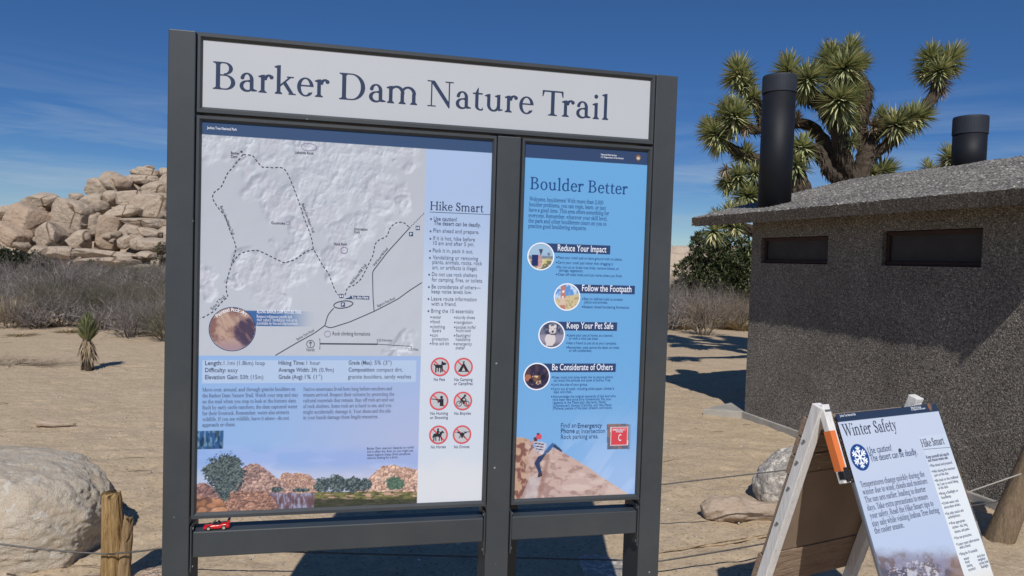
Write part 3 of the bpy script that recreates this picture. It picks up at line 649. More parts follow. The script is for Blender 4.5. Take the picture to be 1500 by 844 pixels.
rs = [ # x, y, radius, axis(x,z), depth offset, leaves
 (262, 172, 78, (-.4, 1), .2, 120), (292, 232, 74, (-.3, 1), .2, 110), (330, 300, 66, (0, .8), .2, 90), (242, 385, 88, (-.3, .2), 0, 130), (215, 345, 60, (-.5, .8), .1, 70),
 (152, 470, 92, (-1, .5), .2, 130), (120, 440, 66, (-.8, .9), .3, 80), (300, 570, 66, (.1, .8), .3, 80), (262, 665, 74, (-.6, .5), .1, 100), (205, 705, 66, (-1, -.3), .2, 80),
 (310, 765, 84, (-.3, .2), .1, 120), (345, 655, 56, (0, .4), .0, 60),
 (500, 158, 72, (-.4, 1), .1, 110), (604, 205, 88, (.1, .2), -.4, 130), (560, 272, 66, (-.4, -.3), -.1, 80), (562, 535, 76, (-.8, .2), -.5, 100), (538, 605, 66, (-.3, .9), -.5, 80),
 (705, 112, 84, (-.5, 1), .2, 130), (800, 72, 72, (.1, 1), 0, 110), (783, 150, 92, (.2, .3), -.4, 140), (725, 190, 70, (-.4, .2), -.1, 90), (835, 140, 66, (.8, .5), 0, 80),
 (752, 310, 94, (.0, .1), -.5, 140), (688, 290, 60, (-.6, .2), -.2, 70), (820, 262, 66, (.3, .6), -.3, 80), (786, 405, 72, (.1, -.7), -.4, 90), (805, 505, 46, (.1, .6), -.3, 50),
 (950, 385, 58, (-.1, 1), .2, 80), (1032, 430, 88, (.4, -.1), -.2, 130), (1128, 388, 74, (1, .3), -.3, 100), (1060, 390, 55, (.3, .8), 0, 60),
 (1182, 105, 80, (-.4, 1), -.1, 120), (1278, 112, 74, (.5, 1), -.2, 110), (1225, 165, 70, (0, .4), -.3, 90), (1150, 185, 58, (-.9, -.3), -.1, 70), (1285, 165, 50, (.9, -.2), -.1, 60),
 (962, 648, 84, (.5, .5), .1, 110), (905, 655, 46, (-.2, .6), 0, 50),
]
for x, y, r, (ax, az), dy, n in rs:
    rosette('leaf_rosette', jl(x, y, dy), (ax, -.75, az), r * KR * jrng.uniform(1.14, 1.38), int(n * 1.6), M['spear'], jt, jrng, jrng.uniform(95, 128), .30, jrng.uniform(.030, .040), jrng.uniform(.05, .35))
    if (x + y) % 2 < 1 or r > 85:                             # last year's leaves hang behind the green ones
        c_ = jl(x, y, dy); a_ = Vector((ax, -.55, az)).normalized(); rosette('dead_leaf_skirt', c_ - a_ * r * KR * .42, (-ax * .7 + jrng.uniform(-.3, .3), -.25, -abs(az) * .6 - .5), r * KR * .95, 46, M['dead_leaf'], jt, jrng, 85, .4, .030, .4)
for x, y, r, ax, n in ((1220, 245, 74, (.1, -.5, -1), 120), (1215, 205, 55, (0, -.5, -1), 60), (545, 395, 50, (0, -.4, .6), 60), (915, 432, 54, (.1, -.8, .1), 70), (195, 650, 48, (-.6, -.4, -.4), 50), (300, 455, 44, (-.4, -.5, -.7), 50), (840, 350, 60, (.2, -.5, -1), 70)):
    rosette('dead_leaf_skirt', jl(x, y, -.15), ax, r * KR * 1.1, n, M['dead_leaf'], jt, jrng, 80, .4, .030, .3)
for x, y, dx, dz in ((470, 100, -.35, .9), (690, 40, -.3, .9), (150, 335, -1, .15)):       # dried flower stalks
    mb = MB(); a = jl(x, y, .1); d = Vector((dx, 0, dz)).normalized(); L_ = .16
    mb.tube([a - d * L_, a + d * L_ * .4], [.006, .004], 5)
    for k in range(16):
        p = a + d * (L_ * (-.7 + 1.2 * k / 16)); o = Vector((jrng.uniform(-1, 1), jrng.uniform(-1, 1), jrng.uniform(-.3, 1))).normalized()
        leaf_blade(mb, p, o, .05, .016, .3, jrng)
    mb.build('dry_flower_stalk', M['dead_leaf'], jt)
# another joshua tree whose crown just clears the ridge beside the second pipe
j2c = at(1386, 232, 12.6); j2 = empty('joshua_tree', (j2c[0], 12.6, gzf(j2c[0], 12.6))); tag(j2, 'joshua tree whose drooping tip just shows over the roof beside the shorter pipe', 'joshua tree')
o2 = Vector(j2.location); tp = Vector(j2c) - o2
limb_obj('trunk', [Vector((.3, 0, -.1)), Vector((.2, 0, 1.2)), tp + Vector((.12, 0, -.6)), tp + Vector((0, 0, -.1))], [.22, .19, .14, .09], j2, jrng, 60)
rosette('leaf_rosette', tp + Vector((-.02, -.1, .04)), (-.5, -.4, .8), .29, 110, M['spear'], j2, jrng)
rosette('leaf_rosette', Vector(at(1360, 245, 12.5)) - o2, (-.6, -.4, .8), .24, 80, M['spear'], j2, jrng)
rosette('dead_leaf_skirt', tp + Vector((.02, -.1, -.16)), (-.4, -.3, -1), .28, 90, M['dead_leaf'], j2, jrng, 80, .4, .03, .3)
# a low limb of the big tree reaching past the roof tip
def jq(px, py, Y): return Vector(at(px, py, Y)) - JO
limb_obj('limb', [jl(700, 900, -.2), jq(1150, 352, 10.6), jq(1100, 338, 10.3), jq(1068, 328, 10.1), jq(1052, 330, 10.0)], [.12, .10, .085, .07, .05], jt, jrng, 60)
for (px, py, r, a) in ((1068, 308, .22, (.2, -.4, 1)), (1050, 314, .17, (-.7, -.4, .7)), (1044, 340, .26, (-.5, -.6, -.4)), (1078, 334, .20, (.1, -.6, -.4)), (1085, 306, .2, (.3, -.3, .8))):
    rosette('leaf_rosette', jq(px, py, 10.0), a, r, 80, M['spear'], jt, jrng)

# young yucca at left
yb = ground(128, 541); yo = empty('yucca', (yb[0], yb[1], gzf(yb[0], yb[1]))); tag(yo, 'young upright yucca with green spear tuft on a shaggy dead leaf trunk in the sand', 'yucca')
ky = yb[1] / F_PX; yr = random.Random(3)
mb = MB(); mb.tube([(0, 0, -.05), (.01, 0, .2), (-.01, 0, .40)], [.06, .06, .05], 9, True, .2, yr); skirt(mb, [(0, 0, .02), (.01, 0, .2), (-.01, 0, .36)], [.06, .06, .055], 190, .11, yr, .35)
mb.build('trunk', M['bark'], yo)
mb = MB(); skirt(mb, [(0, 0, .24), (-.01, 0, .42)], [.05, .05], 120, .19, yr, .65); mb.build('dead_leaf_skirt', M['dead_leaf'], yo)
mb = MB()
for k in range(190):
    t = (k + .5) / 190; th = R(4 + 42 * t ** .8) + yr.uniform(-.10, .10); ph = k * 2.39996
    leaf_blade(mb, Vector((.04 * math.sin(th) * math.cos(ph), .04 * math.sin(th) * math.sin(ph), .38 + .19 * (1 - t))), Vector((math.sin(th) * math.cos(ph), math.sin(th) * math.sin(ph), math.cos(th))), yr.uniform(.17, .25), .022, -.05, yr)
mb.build('leaf_rosette', M['yucca_leaf'], yo)

# leafless brush
def shrub_mesh(name, seed, m, h=1.0, w=1.0, stems=18, thick=.010, lean=1.0):
    r = random.Random(seed); mb = MB()
    def grow(p, d, L, th, lvl):
        n = 3 if lvl < 2 else 2; pts, rad = [p], [th]
        for k in range(n):
            d = (d + Vector((r.uniform(-.4, .4), r.uniform(-.4, .4), r.uniform(-.22, .3)))).normalized(); p = p + d * L / n; pts.append(p); rad.append(th * (1 - .55 * (k + 1) / n))
            if lvl < 3:
                for q in range(r.choice((2, 3, 3)) if lvl < 2 else 2):
                    dd = (d + Vector((r.uniform(-1, 1), r.uniform(-1, 1), r.uniform(-.5, .7))) * .95).normalized()
                    grow(p, dd, L * r.uniform(.42, .7), rad[-1] * .62, lvl + 1)
        mb.tube([tuple(q) for q in pts], rad, 3, False)
    for k in range(stems):
        ph = r.random() * 6.283; t = r.uniform(.15, 1.25) * lean
        d = Vector((math.sin(t) * math.cos(ph) * w, math.sin(t) * math.sin(ph) * w, math.cos(t) * h)).normalized()
        grow(Vector((math.cos(ph) * .12 * r.random(), math.sin(ph) * .12 * r.random(), -.03)), d, r.uniform(.45, .8), thick * r.uniform(.7, 1.3), 0 if k % 3 else 1)
    # normalise to unit height and spread
    V = np.concatenate(mb.v); ext = max(np.percentile(np.abs(V[:, 0]), 98), np.percentile(np.abs(V[:, 1]), 98)); top = np.percentile(V[:, 2], 99)
    mb.v = [V * np.array([.5 / ext, .5 / ext, 1 / top])]
    return mb.mesh(name, m)
SH = [shrub_mesh('shrub', 40 + k, M['brush'] if k != 3 else M['brush_brown'], stems=(16, 11, 14, 16)[k], thick=(.017, .024, .015, .014)[k]) for k in range(4)]
SH.append(shrub_mesh('shrub', 57, M['brush_olive'], stems=24, thick=.016)); SH.append(shrub_mesh('shrub', 58, M['brush'], stems=6, thick=.034, h=1.3))
pr = random.Random(77)
def put_shrub(me, X, Y, wd, h, label, group, name='shrub'):
    o = link(name, me); o.location = (X, Y, gzf(X, Y) - .02); o.scale = (wd, wd * .9, h); o.rotation_euler = (0, 0, pr.random() * 6.28); tag(o, label, 'shrub', group); return o
for Y, pxs, h, wd in ((12.9, [182, 214, 240], .75, 1.2), (13.9, [8, 52, 96, 158, 205, 240], .74, 1.35), (15.6, [-5, 36, 80, 122, 165, 210, 246], .85, 1.6), (17.8, [10, 55, 92, 135, 178, 222, 252], 1.0, 1.9), (20.8, [-8, 30, 66, 102, 140, 175, 212, 246], 1.10, 2.2), (25, [5, 38, 72, 108, 144, 182, 216, 250], 1.10, 2.6), (30, [-6, 30, 64, 98, 132, 166, 200, 236], 1.05, 3.0), (36, [0, 40, 80, 120, 160, 200, 240], 1.0, 3.4)):
    for px in pxs:
        px += pr.uniform(-12, 12); Yj = Y * pr.uniform(.97, 1.04); g = at(px, 450, Yj); k = pr.choice((0, 1, 2, 0, 1, 3, 4, 4, 5))
        if Y < 15 and 108 < px < 150: continue
        lab = 'leafless brown shrub in the thicket before the rock pile' if k == 3 else 'olive brown shrub in the thicket before the rock pile' if k == 4 else 'bare grey shrub with few thick branches in the thicket before the rock pile' if k == 5 else 'leafless grey shrub in the thicket before the rock pile'
        put_shrub(SH[k], g[0], Yj, wd * pr.uniform(.85, 1.2), h * pr.uniform(.8, 1.2), lab, 'brown shrubs in the left thicket' if k == 3 else 'olive shrubs in the left thicket' if k == 4 else 'thick branched shrubs in the left thicket' if k == 5 else 'grey shrubs in the left thicket')
g = at(88, 400, 17.2); put_shrub(SH[0], g[0], 17.2, 1.7, 1.75, 'tallest bare shrub whose branches rise over the left thicket', None)
for px, Y, h, wd, k in ((982, 17.8, 1.15, 1.7, 0), (1006, 19, 1.3, 1.9, 1), (1040, 20.2, 1.2, 2.0, 2), (1078, 18.6, .95, 1.8, 3), (1100, 19.5, 1.05, 2.0, 3), (990, 20.5, 1.4, 2.1, 2), (1062, 21.2, 1.1, 2.0, 0), (1000, 26, 1.4, 2.4, 2), (1040, 27, 1.4, 2.4, 0), (1085, 27, 1.4, 2.5, 1), (975, 24, 1.3, 2.2, 1), (1015, 31, 1.8, 3, 2)):
    g = at(px, 450, Y)
    put_shrub(SH[k], g[0], Y, wd, h, 'leafless brown shrub between sign and restroom' if k == 3 else 'leafless grey shrub between sign and restroom', 'brown shrubs by the restroom' if k == 3 else 'grey shrubs by the restroom')
lone = shrub_mesh('shrub', 91, M['brush_brown'], stems=14, thick=.016, lean=.8); g = ground(1030, 491); put_shrub(lone, g[0], g[1], 1.45, 1.15, 'lone bare twiggy shrub on open sand between sign and restroom', None)
g = ground(20, 535); dp = link('brush_pile', shrub_mesh('brush_pile', 95, M['brush_brown'], stems=16, lean=1.25)); dp.location = (g[0], g[1], gzf(g[0], g[1])); dp.scale = (1.9, .8, .16); tag(dp, 'flat patch of broken dead twigs on the sand at the left edge', 'brush pile')
# straw tufts
def tuft_mesh(seed, n=260):
    r = random.Random(seed); mb = MB()
    for k in range(n):
        ph = r.random() * 6.283; t = r.random() ** .7 * 1.0; p = Vector((math.cos(ph), math.sin(ph), 0)) * r.random() * .22
        d = Vector((math.sin(t) * math.cos(ph), math.sin(t) * math.sin(ph), math.cos(t))); leaf_blade(mb, p, d, r.uniform(.5, 1.0), .02, .35, r)
    return mb.mesh('grass_tuft', M['straw'])
TF = [tuft_mesh(5), tuft_mesh(6)]
for px, Y, wd, h in ((14, 15.0, 1.3, .75), (70, 14.2, .8, .3), (150, 14.4, .9, .35), (190, 13.4, .5, .16), (236, 13.2, .5, .2), (100, 13.3, .5, .12), (30, 12.6, .5, .1), (1000, 18.2, .9, .4), (1060, 18.6, 1.0, .45), (1090, 18.2, 1.0, .5), (226, 20, 1.4, .5)):
    g = at(px, 480, Y); o = link('grass_tuft', TF[int(px) % 2]); o.location = (g[0], Y, gzf(g[0], Y) - .02); o.scale = (wd, wd, h); o.rotation_euler = (0, 0, px)
    tag(o, 'dry straw coloured grass tuft beside the brush', 'grass tuft', 'straw tufts at the edge of the brush')
# evergreens
def crown_mesh(name, blobs, n, size, m, seed):
    r = random.Random(seed); mb = MB(); wts = [b_[3] ** 2 for b_ in blobs]
    for k in range(n):
        bx, by, bz, br = r.choices(blobs, wts)[0]
        while True:
            q = Vector((r.uniform(-1, 1), r.uniform(-1, 1), r.uniform(-1, 1)))
            if q.length <= 1: break
        q = q.normalized() * (.45 + .55 * r.random() ** .5); c = Vector((bx, by, bz)) + Vector((q.x, q.y, q.z * .8)) * br * (1 + .25 * math.sin(q.x * 7 + by * 9) * math.cos(q.z * 6))
        for j in range(5):
            d = Vector((r.uniform(-1, 1), r.uniform(-1, 1), r.uniform(-.6, 1))).normalized(); leaf_blade(mb, c, d, size * r.uniform(.6, 1.3), size * .34, .1, r)
    return mb.mesh(name, m)
def evergreen(label, px, Y, blobs, n, size, m, seed, name='juniper_tree', cat='tree'):
    g = at(px, 430, Y); t = empty(name, (g[0], Y, gzf(g[0], Y))); tag(t, label, cat); r = random.Random(seed)
    link('crown', crown_mesh('crown', blobs, n, size, m, seed), t)
    mb = MB(); mb.tube([(0, 0, -.1), (.05, 0, .5), (0, 0, 1.0)], [.13, .10, .07], 8, True, .2, r)
    for b_ in blobs[:6]: mb.tube([(0.03, 0, .45), (b_[0] * .5, b_[1] * .5, .45 + (b_[2] - .45) * .6), tuple(b_[:3])], [.06, .04, .015], 6)
    mb.build('trunk', M['bark'], t)
evergreen('dark green juniper beyond the roof tip of the restroom', 1056, 23, [(-.95, 0, 1.45, .62), (-.5, -.3, 2.05, .68), (.35, 0, 2.2, .8), (.95, -.1, 1.7, .75), (-.4, -.5, 1.2, .7), (.6, -.4, 1.0, .7), (-1.2, 0, .8, .5), (1.6, 0, 1.9, .8), (.1, -.6, 1.6, .62), (1.4, 0, .9, .7), (-.7, 0, 2.5, .3), (.1, -.2, .7, .7), (2.2, 0, 1.6, .8)], 6500, .13, M['juniper'], 3)
evergreen('dark evergreen scrub in front of the left hump of the rock pile', 25, 23, [(-.9, 0, .9, .7), (-.2, -.2, 1.05, .6), (.45, 0, .95, .55), (-1.3, 0, .7, .6), (.9, 0, .75, .4), (0, -.4, .6, .6)], 3200, .10, M['scrub_oak'], 6, 'evergreen_scrub', 'shrub')
evergreen('small dark bush among the ledges at the foot of the rock pile', 132, 40, [(0, 0, .5, .55), (.5, 0, .4, .4), (-.4, 0, .35, .4)], 260, .13, M['scrub_oak'], 9, 'evergreen_scrub', 'shrub')
evergreen('small green bush at the foot of the rock pile beside the sign post', 234, 41, [(0, 0, .9, .6), (.2, 0, 1.7, .5), (-.1, 0, .3, .5)], 300, .13, M['scrub_oak'], 10, 'evergreen_scrub', 'shrub')

# ================================================================== LETTERING
def contours(f, xs, ys):
    """closed outlines of f < 0 on a grid (marching squares)"""
    ny, nx = f.shape; ins = f < 0; seg = {}
    cells = np.argwhere((ins[:-1, :-1].astype(int) + ins[:-1, 1:] + ins[1:, :-1] + ins[1:, 1:]) % 4 != 0)
    def pt(k):
        j, i, h = k
        if h: a, b = f[j, i], f[j, i + 1]; t = a / (a - b); return (xs[i] + (xs[i + 1] - xs[i]) * t, ys[j])
        a, b = f[j, i], f[j + 1, i]; t = a / (a - b); return (xs[i], ys[j] + (ys[j + 1] - ys[j]) * t)
    T = {1: [(3, 0)], 2: [(0, 1)], 3: [(3, 1)], 4: [(1, 2)], 5: [(3, 2), (1, 0)], 6: [(0, 2)], 7: [(3, 2)], 8: [(2, 3)], 9: [(2, 0)], 10: [(0, 3), (2, 1)], 11: [(2, 1)], 12: [(1, 3)], 13: [(1, 0)], 14: [(0, 3)]}
    for j, i in cells:
        c = ins[j, i] + 2 * ins[j, i + 1] + 4 * ins[j + 1, i + 1] + 8 * ins[j + 1, i]
        e = {0: (j, i, 1), 1: (j, i + 1, 0), 2: (j + 1, i, 1), 3: (j, i, 0)}
        for a, b in T[int(c)]: seg[e[a]] = e[b]
    out = []
    while seg:
        k0, k = next(iter(seg.items())); loop = [k0]; del seg[k0]
        while k in seg: loop.append(k); k = seg.pop(k)
        P = [pt(q) for q in loop]
        # drop points that lie on a straight run
        keep = []
        for q in range(len(P)):
            a = keep[-1] if keep else P[q - 1]; b = P[q]; c = P[(q + 1) % len(P)]
            if not keep or abs((b[0] - a[0]) * (c[1] - a[1]) - (b[1] - a[1]) * (c[0] - a[0])) > 4e-6 or len(P) < 8: keep.append(b)
        if len(keep) > 2: out.append(keep)
    return out
def fill2d(loops):
    cu = bpy.data.curves.new('tmp', 'CURVE'); cu.dimensions = '2D'; cu.fill_mode = 'BOTH'
    for L in loops:
        s = cu.splines.new('POLY'); s.points.add(len(L) - 1); s.points.foreach_set('co', np.array([(a, b, 0, 1) for a, b in L]).ravel()); s.use_cyclic_u = True
    return _curve_mesh(cu)
def _curve_mesh(cu):
    o = bpy.data.objects.new('tmp', cu); COL.objects.link(o); dg = bpy.context.evaluated_depsgraph_get(); dg.update()
    me = bpy.data.meshes.new_from_object(o.evaluated_get(dg)); v = np.zeros(len(me.vertices) * 3); me.vertices.foreach_get('co', v); v = v.reshape(-1, 3)
    f = [tuple(p.vertices) for p in me.polygons]
    bpy.data.objects.remove(o); bpy.data.meshes.remove(me)
    try: bpy.data.curves.remove(cu)
    except Exception: pass
    return v[:, :2], f
# implicit shapes: negative inside
def s_rect(x0, x1, y0, y1): return lambda X, Y: np.maximum(np.abs(X - (x0 + x1) / 2) - (x1 - x0) / 2, np.abs(Y - (y0 + y1) / 2) - (y1 - y0) / 2)
def s_ell(cx, cy, rx, ry): return lambda X, Y: (np.hypot((X - cx) / rx, (Y - cy) / ry) - 1) * min(rx, ry)
def s_cap(ax, ay, bx, by, r0, r1=None):
    r1 = r0 if r1 is None else r1
    def f(X, Y):
        dx, dy = bx - ax, by - ay; t = np.clip(((X - ax) * dx + (Y - ay) * dy) / (dx * dx + dy * dy + 1e-12), 0, 1)
        return np.hypot(X - ax - dx * t, Y - ay - dy * t) - (r0 + (r1 - r0) * t)
    return f
def s_poly(P):
    def f(X, Y):
        d = np.full(X.shape, 1e9)
        for (ax, ay), (bx, by) in zip(P, P[1:] + P[:1]): d = np.minimum(d, s_cap(ax, ay, bx, by, 0)(X, Y))
        return np.where(inpoly(X, Y, P), -d, d)
    return f
def U(*s): return lambda X, Y: np.minimum.reduce([q(X, Y) for q in s])
def N(*s): return lambda X, Y: np.maximum.reduce([q(X, Y) for q in s])
def D(a, *b): return lambda X, Y: np.maximum.reduce([a(X, Y)] + [-q(X, Y) for q in b])
def below(y): return lambda X, Y: Y - y
def above(y): return lambda X, Y: y - Y
def leftof(x): return lambda X, Y: X - x
def rightof(x): return lambda X, Y: x - X
# --- a bookish serif alphabet drawn for the signs: cap height .66, x height .44
S_, H_, XH, CAP, ASC = .088, .030, .44, .66, .715
def stem(x, y0, y1, w=S_): return s_rect(x - w / 2, x + w / 2, y0, y1)
def foot(x, y=0, w=.088, sgn=1, s=S_):
    a = y + sgn * .026; b = y + sgn * .062; r = s_rect(x - w, x + w, min(y, a), max(y, a))
    return U(r, s_poly([(x - s / 2 - .034, a), (x + s / 2 + .034, a), (x + s / 2, b), (x - s / 2, b)]))
def flag(x, y, s=S_): return s_poly([(x - s / 2 - .062, y - .052), (x - s / 2 - .062, y - .030), (x + s / 2, y + .012), (x + s / 2, y - .07), (x - s / 2, y - .068)])
def ring(cx, cy, rx, ry, th=H_, tv=S_): return D(s_ell(cx, cy, rx, ry), s_ell(cx, cy, rx - tv, ry - th))
def arch(x0, x1, y=.262, top=.452):        # n-shoulder between two stems (stem centres)
    cx = (x0 + x1 + .01) / 2; rx = (x1 - x0 + .01) / 2 + S_ / 2
    return N(D(s_ell(cx, y, rx, top - y), s_ell(cx - .012, y - .012, rx - S_ + .012, top - y - .040)), above(y), rightof(x0))
GL = {}
def G_(ch, adv, shp): GL[ch] = (adv, shp)
G_('a', .455, U(stem(.315, .05, .31), N(ring(.205, .295, .153, .157, .036, S_), above(.30)), s_ell(.098, .325, .042, .042), D(N(s_ell(.200, .128, .165, .138), leftof(.31)), s_ell(.222, .136, .098, .100)), N(s_poly([(.18, .262), (.31, .292), (.31, .262), (.2, .235)]), leftof(.32)), s_cap(.335, .045, .435, .030, .036, .012)))
G_('b', .52, U(stem(.11, .02, ASC - .02), flag(.11, ASC - .02), D(s_ell(.275, .215, .205, .232), s_ell(.255, .215, .125, .196), leftof(.08)), s_rect(.066, .11, 0, .05)))
G_('c', .42, U(D(ring(.235, .22, .205, .232, .034, .094), N(rightof(.26), s_rect(.26, .6, .08, .36))), s_ell(.345, .335, .042, .045), N(ring(.25, .22, .2, .23, .03, .03), rightof(.25), below(.14), leftof(.40))))
G_('d', .53, U(stem(.385, .03, ASC - .02), flag(.385, ASC - .02), D(s_ell(.235, .215, .205, .230), s_ell(.258, .215, .125, .194), rightof(.40)), s_poly([(.385, .0), (.385, .06), (.50, .06), (.50, .034), (.429, .02)])))
G_('e', .44, U(D(ring(.23, .22, .200, .232, .034, .092), N(s_rect(.30, .6, .09, .235))), N(ring(.245, .22, .195, .23, .028, .028), rightof(.25), below(.12), leftof(.395)), N(s_rect(.06, .42, .235, .268), s_ell(.23, .22, .2, .232))))
G_('f', .31, U(stem(.135, .02, .56), foot(.135), N(ring(.245, .56, .155, .155, .034, S_), above(.555), leftof(.30)), s_ell(.312, .655, .042, .04), s_rect(.03, .27, .405, .44)))
G_('g', .47, U(ring(.21, .29, .165, .155, .03, .08), s_cap(.33, .40, .43, .42, .022, .028), ring(.225, -.10, .20, .115, .032, .07), N(s_cap(.10, .10, .12, .045, .03), above(-.1)), s_cap(.10, .03, .36, -.01, .036, .042), s_cap(.12, .12, .15, .16, .02)))
G_('h', .55, U(stem(.11, .02, ASC - .02), flag(.11, ASC - .02), foot(.11), arch(.11, .40), stem(.40, .02, .27), foot(.40)))
G_('i', .265, U(stem(.135, .02, XH - .01), flag(.135, XH - .01), foot(.135), s_ell(.128, .605, .054, .054)))
G_('j', .255, U(stem(.135, -.08, XH - .01), flag(.135, XH - .01), N(ring(.03, -.08, .149, .13, .03, S_), below(-.075), rightof(.0)), s_ell(.01, -.17, .04, .04), s_ell(.128, .605, .054, .054)))
G_('k', .52, U(stem(.11, .02, ASC - .02), flag(.11, ASC - .02), foot(.11), s_cap(.14, .20, .385, .425, .019), s_poly([(.20, .275), (.275, .325), (.475, .02), (.375, .02)]), s_rect(.30, .47, .412, .44), s_rect(.345, .525, 0, .026)))
G_('l', .265, U(stem(.135, .02, ASC - .02), flag(.135, ASC - .02), foot(.135)))
G_('m', .825, U(stem(.11, .02, XH - .01), flag(.11, XH - .01), foot(.11), arch(.11, .395), stem(.395, .02, .27), foot(.395), arch(.395, .68), stem(.68, .02, .27), foot(.68)))
G_('n', .55, U(stem(.11, .02, XH - .01), flag(.11, XH - .01), foot(.11), arch(.11, .40), stem(.40, .02, .27), foot(.40)))
G_('o', .48, ring(.24, .22, .210, .232, .032, .092))
G_('p', .53, U(stem(.11, -.18, XH - .01), flag(.11, XH - .01), foot(.11, -.2), D(s_ell(.28, .22, .205, .230), s_ell(.258, .22, .125, .194), leftof(.08))))
G_('q', .52, U(stem(.385, -.18, XH), foot(.385, -.2), D(s_ell(.235, .22, .205, .230), s_ell(.258, .22, .125, .194), rightof(.40))))
G_('r', .385, U(stem(.12, .02, XH - .01), flag(.12, XH - .01), foot(.12, 0, .098), N(ring(.275, .30, .16, .152, .045, .10), above(.31), leftof(.31), rightof(.12)), s_ell(.322, .388, .050, .048)))
G_('s', .375, U(D(ring(.185, .325, .135, .127, .032, .075), N(rightof(.185), below(.325))), D(ring(.19, .115, .145, .127, .032, .075), N(leftof(.19), above(.115))), s_cap(.10, .275, .275, .165, .040), s_rect(.295, .318, .33, .44), s_rect(.045, .068, 0, .12)))
G_('t', .33, U(stem(.14, .09, .44), s_poly([(.096, .43), (.184, .43), (.184, .575), (.165, .575)]), s_rect(.03, .295, .405, .44), N(ring(.245, .10, .149, .112, .034, S_), below(.10), leftof(.31))))
G_('u', .55, U(stem(.13, .14, XH - .01), flag(.13, XH - .01), N(ring(.265, .165, .179, .177, .045, S_), below(.17), leftof(.40)), stem(.40, .03, XH - .01), flag(.40, XH - .01), s_poly([(.40, 0), (.40, .06), (.515, .06), (.515, .034), (.444, .02)])))
G_('v', .49, U(s_poly([(.06, .43), (.155, .43), (.275, .10), (.245, 0), (.225, 0)]), s_poly([(.35, .43), (.385, .43), (.262, .0), (.235, .0)]), s_rect(.005, .205, .414, .44), s_rect(.295, .46, .414, .44)))
G_('w', .72, U(s_poly([(.06, .43), (.15, .43), (.245, .13), (.225, 0), (.205, 0)]), s_poly([(.36, .43), (.39, .43), (.24, 0), (.21, 0)]), s_poly([(.31, .43), (.40, .43), (.50, .13), (.48, 0), (.46, 0)]), s_poly([(.59, .43), (.62, .43), (.495, 0), (.465, 0)]), s_rect(.005, .2, .414, .44), s_rect(.26, .45, .414, .44), s_rect(.53, .69, .414, .44)))
G_('x', .48, U(s_poly([(.06, .43), (.165, .43), (.43, .01), (.325, .01)]), s_cap(.375, .42, .09, .02, .018), s_rect(.01, .2, .414, .44), s_rect(.29, .46, .414, .44), s_rect(.01, .19, 0, .026), s_rect(.28, .475, 0, .026)))
G_('y', .49, U(s_poly([(.06, .43), (.155, .43), (.29, .08), (.245, 0)]), s_poly([(.35, .43), (.385, .43), (.19, -.16), (.155, -.16)]), s_ell(.115, -.155, .05, .042), s_rect(.005, .205, .414, .44), s_rect(.295, .46, .414, .44)))
G_('z', .44, U(s_rect(.06, .385, .40, .44), s_rect(.05, .395, 0, .04), s_poly([(.27, .41), (.37, .41), (.165, .03), (.065, .03)]), s_rect(.06, .08, .31, .44), s_rect(.375, .395, 0, .13)))
SC_ = .098
def cst(x, y0=.02, y1=CAP - .02): return stem(x, y0, y1, SC_)
def cf(x, y=0, s=1, w=.105): return foot(x, y, w, s, SC_)
G_('B', .60, U(cst(.135), s_rect(.02, .3, 0, .028), s_rect(.02, .28, CAP - .028, CAP), s_rect(.13, .3, .335, .363), N(ring(.28, .512, .195, .148, .028, .09), rightof(.27)), N(ring(.30, .181, .235, .181, .028, .10), rightof(.29)), cf(.135), cf(.135, CAP, -1)))
G_('D', .70, U(cst(.135), s_rect(.02, .34, 0, .028), s_rect(.02, .34, CAP - .028, CAP), N(ring(.31, .33, .33, .33, .028, .105), rightof(.30)), cf(.135), cf(.135, CAP, -1)))
G_('N', .74, U(stem(.135, .02, .64, .034), s_poly([(.10, .655), (.215, .655), (.615, .10), (.615, -.015), (.585, -.015), (.118, .63)]), stem(.598, 0, .64, .034), s_rect(.03, .25, 0, .026), s_rect(.02, .2, .634, .66), s_rect(.49, .71, .634, .66)))
G_('T', .64, U(stem(.32, .02, .64, SC_), s_rect(.045, .595, .624, .66), s_poly([(.03, .50), (.055, .50), (.09, .624), (.09, .66), (.035, .66)]), s_poly([(.61, .50), (.585, .50), (.55, .624), (.55, .66), (.605, .66)]), cf(.32, 0, 1, .125)))
G_('H', .76, U(cst(.14), cst(.62), s_rect(.14, .62, .325, .358), cf(.14), cf(.14, CAP, -1), cf(.62), cf(.62, CAP, -1)))
G_('S', .49, U(D(ring(.24, .495, .175, .172, .034, .088), N(rightof(.24), below(.49))), D(ring(.245, .172, .195, .180, .034, .092), N(leftof(.245), above(.172))), s_cap(.13, .415, .36, .265, .05), s_rect(.385, .412, .49, .66), s_rect(.05, .077, 0, .17)))
G_('W', .98, U(s_poly([(.085, .64), (.195, .64), (.325, .18), (.30, 0), (.28, 0)]), s_poly([(.50, .64), (.53, .64), (.315, 0), (.285, 0)]), s_poly([(.42, .64), (.53, .64), (.67, .18), (.645, 0), (.625, 0)]), s_poly([(.835, .64), (.87, .64), (.66, 0), (.63, 0)]), s_rect(.01, .275, .634, .66), s_rect(.35, .6, .634, .66), s_rect(.75, .96, .634, .66)))
G_('R', .66, U(cst(.135), s_rect(.02, .3, CAP - .028, CAP), s_rect(.13, .3, .315, .343), N(ring(.29, .488, .205, .172, .028, .095), rightof(.28)), s_poly([(.25, .33), (.36, .33), (.60, .02), (.49, .02)]), s_rect(.50, .66, 0, .026), cf(.135), cf(.135, CAP, -1)))
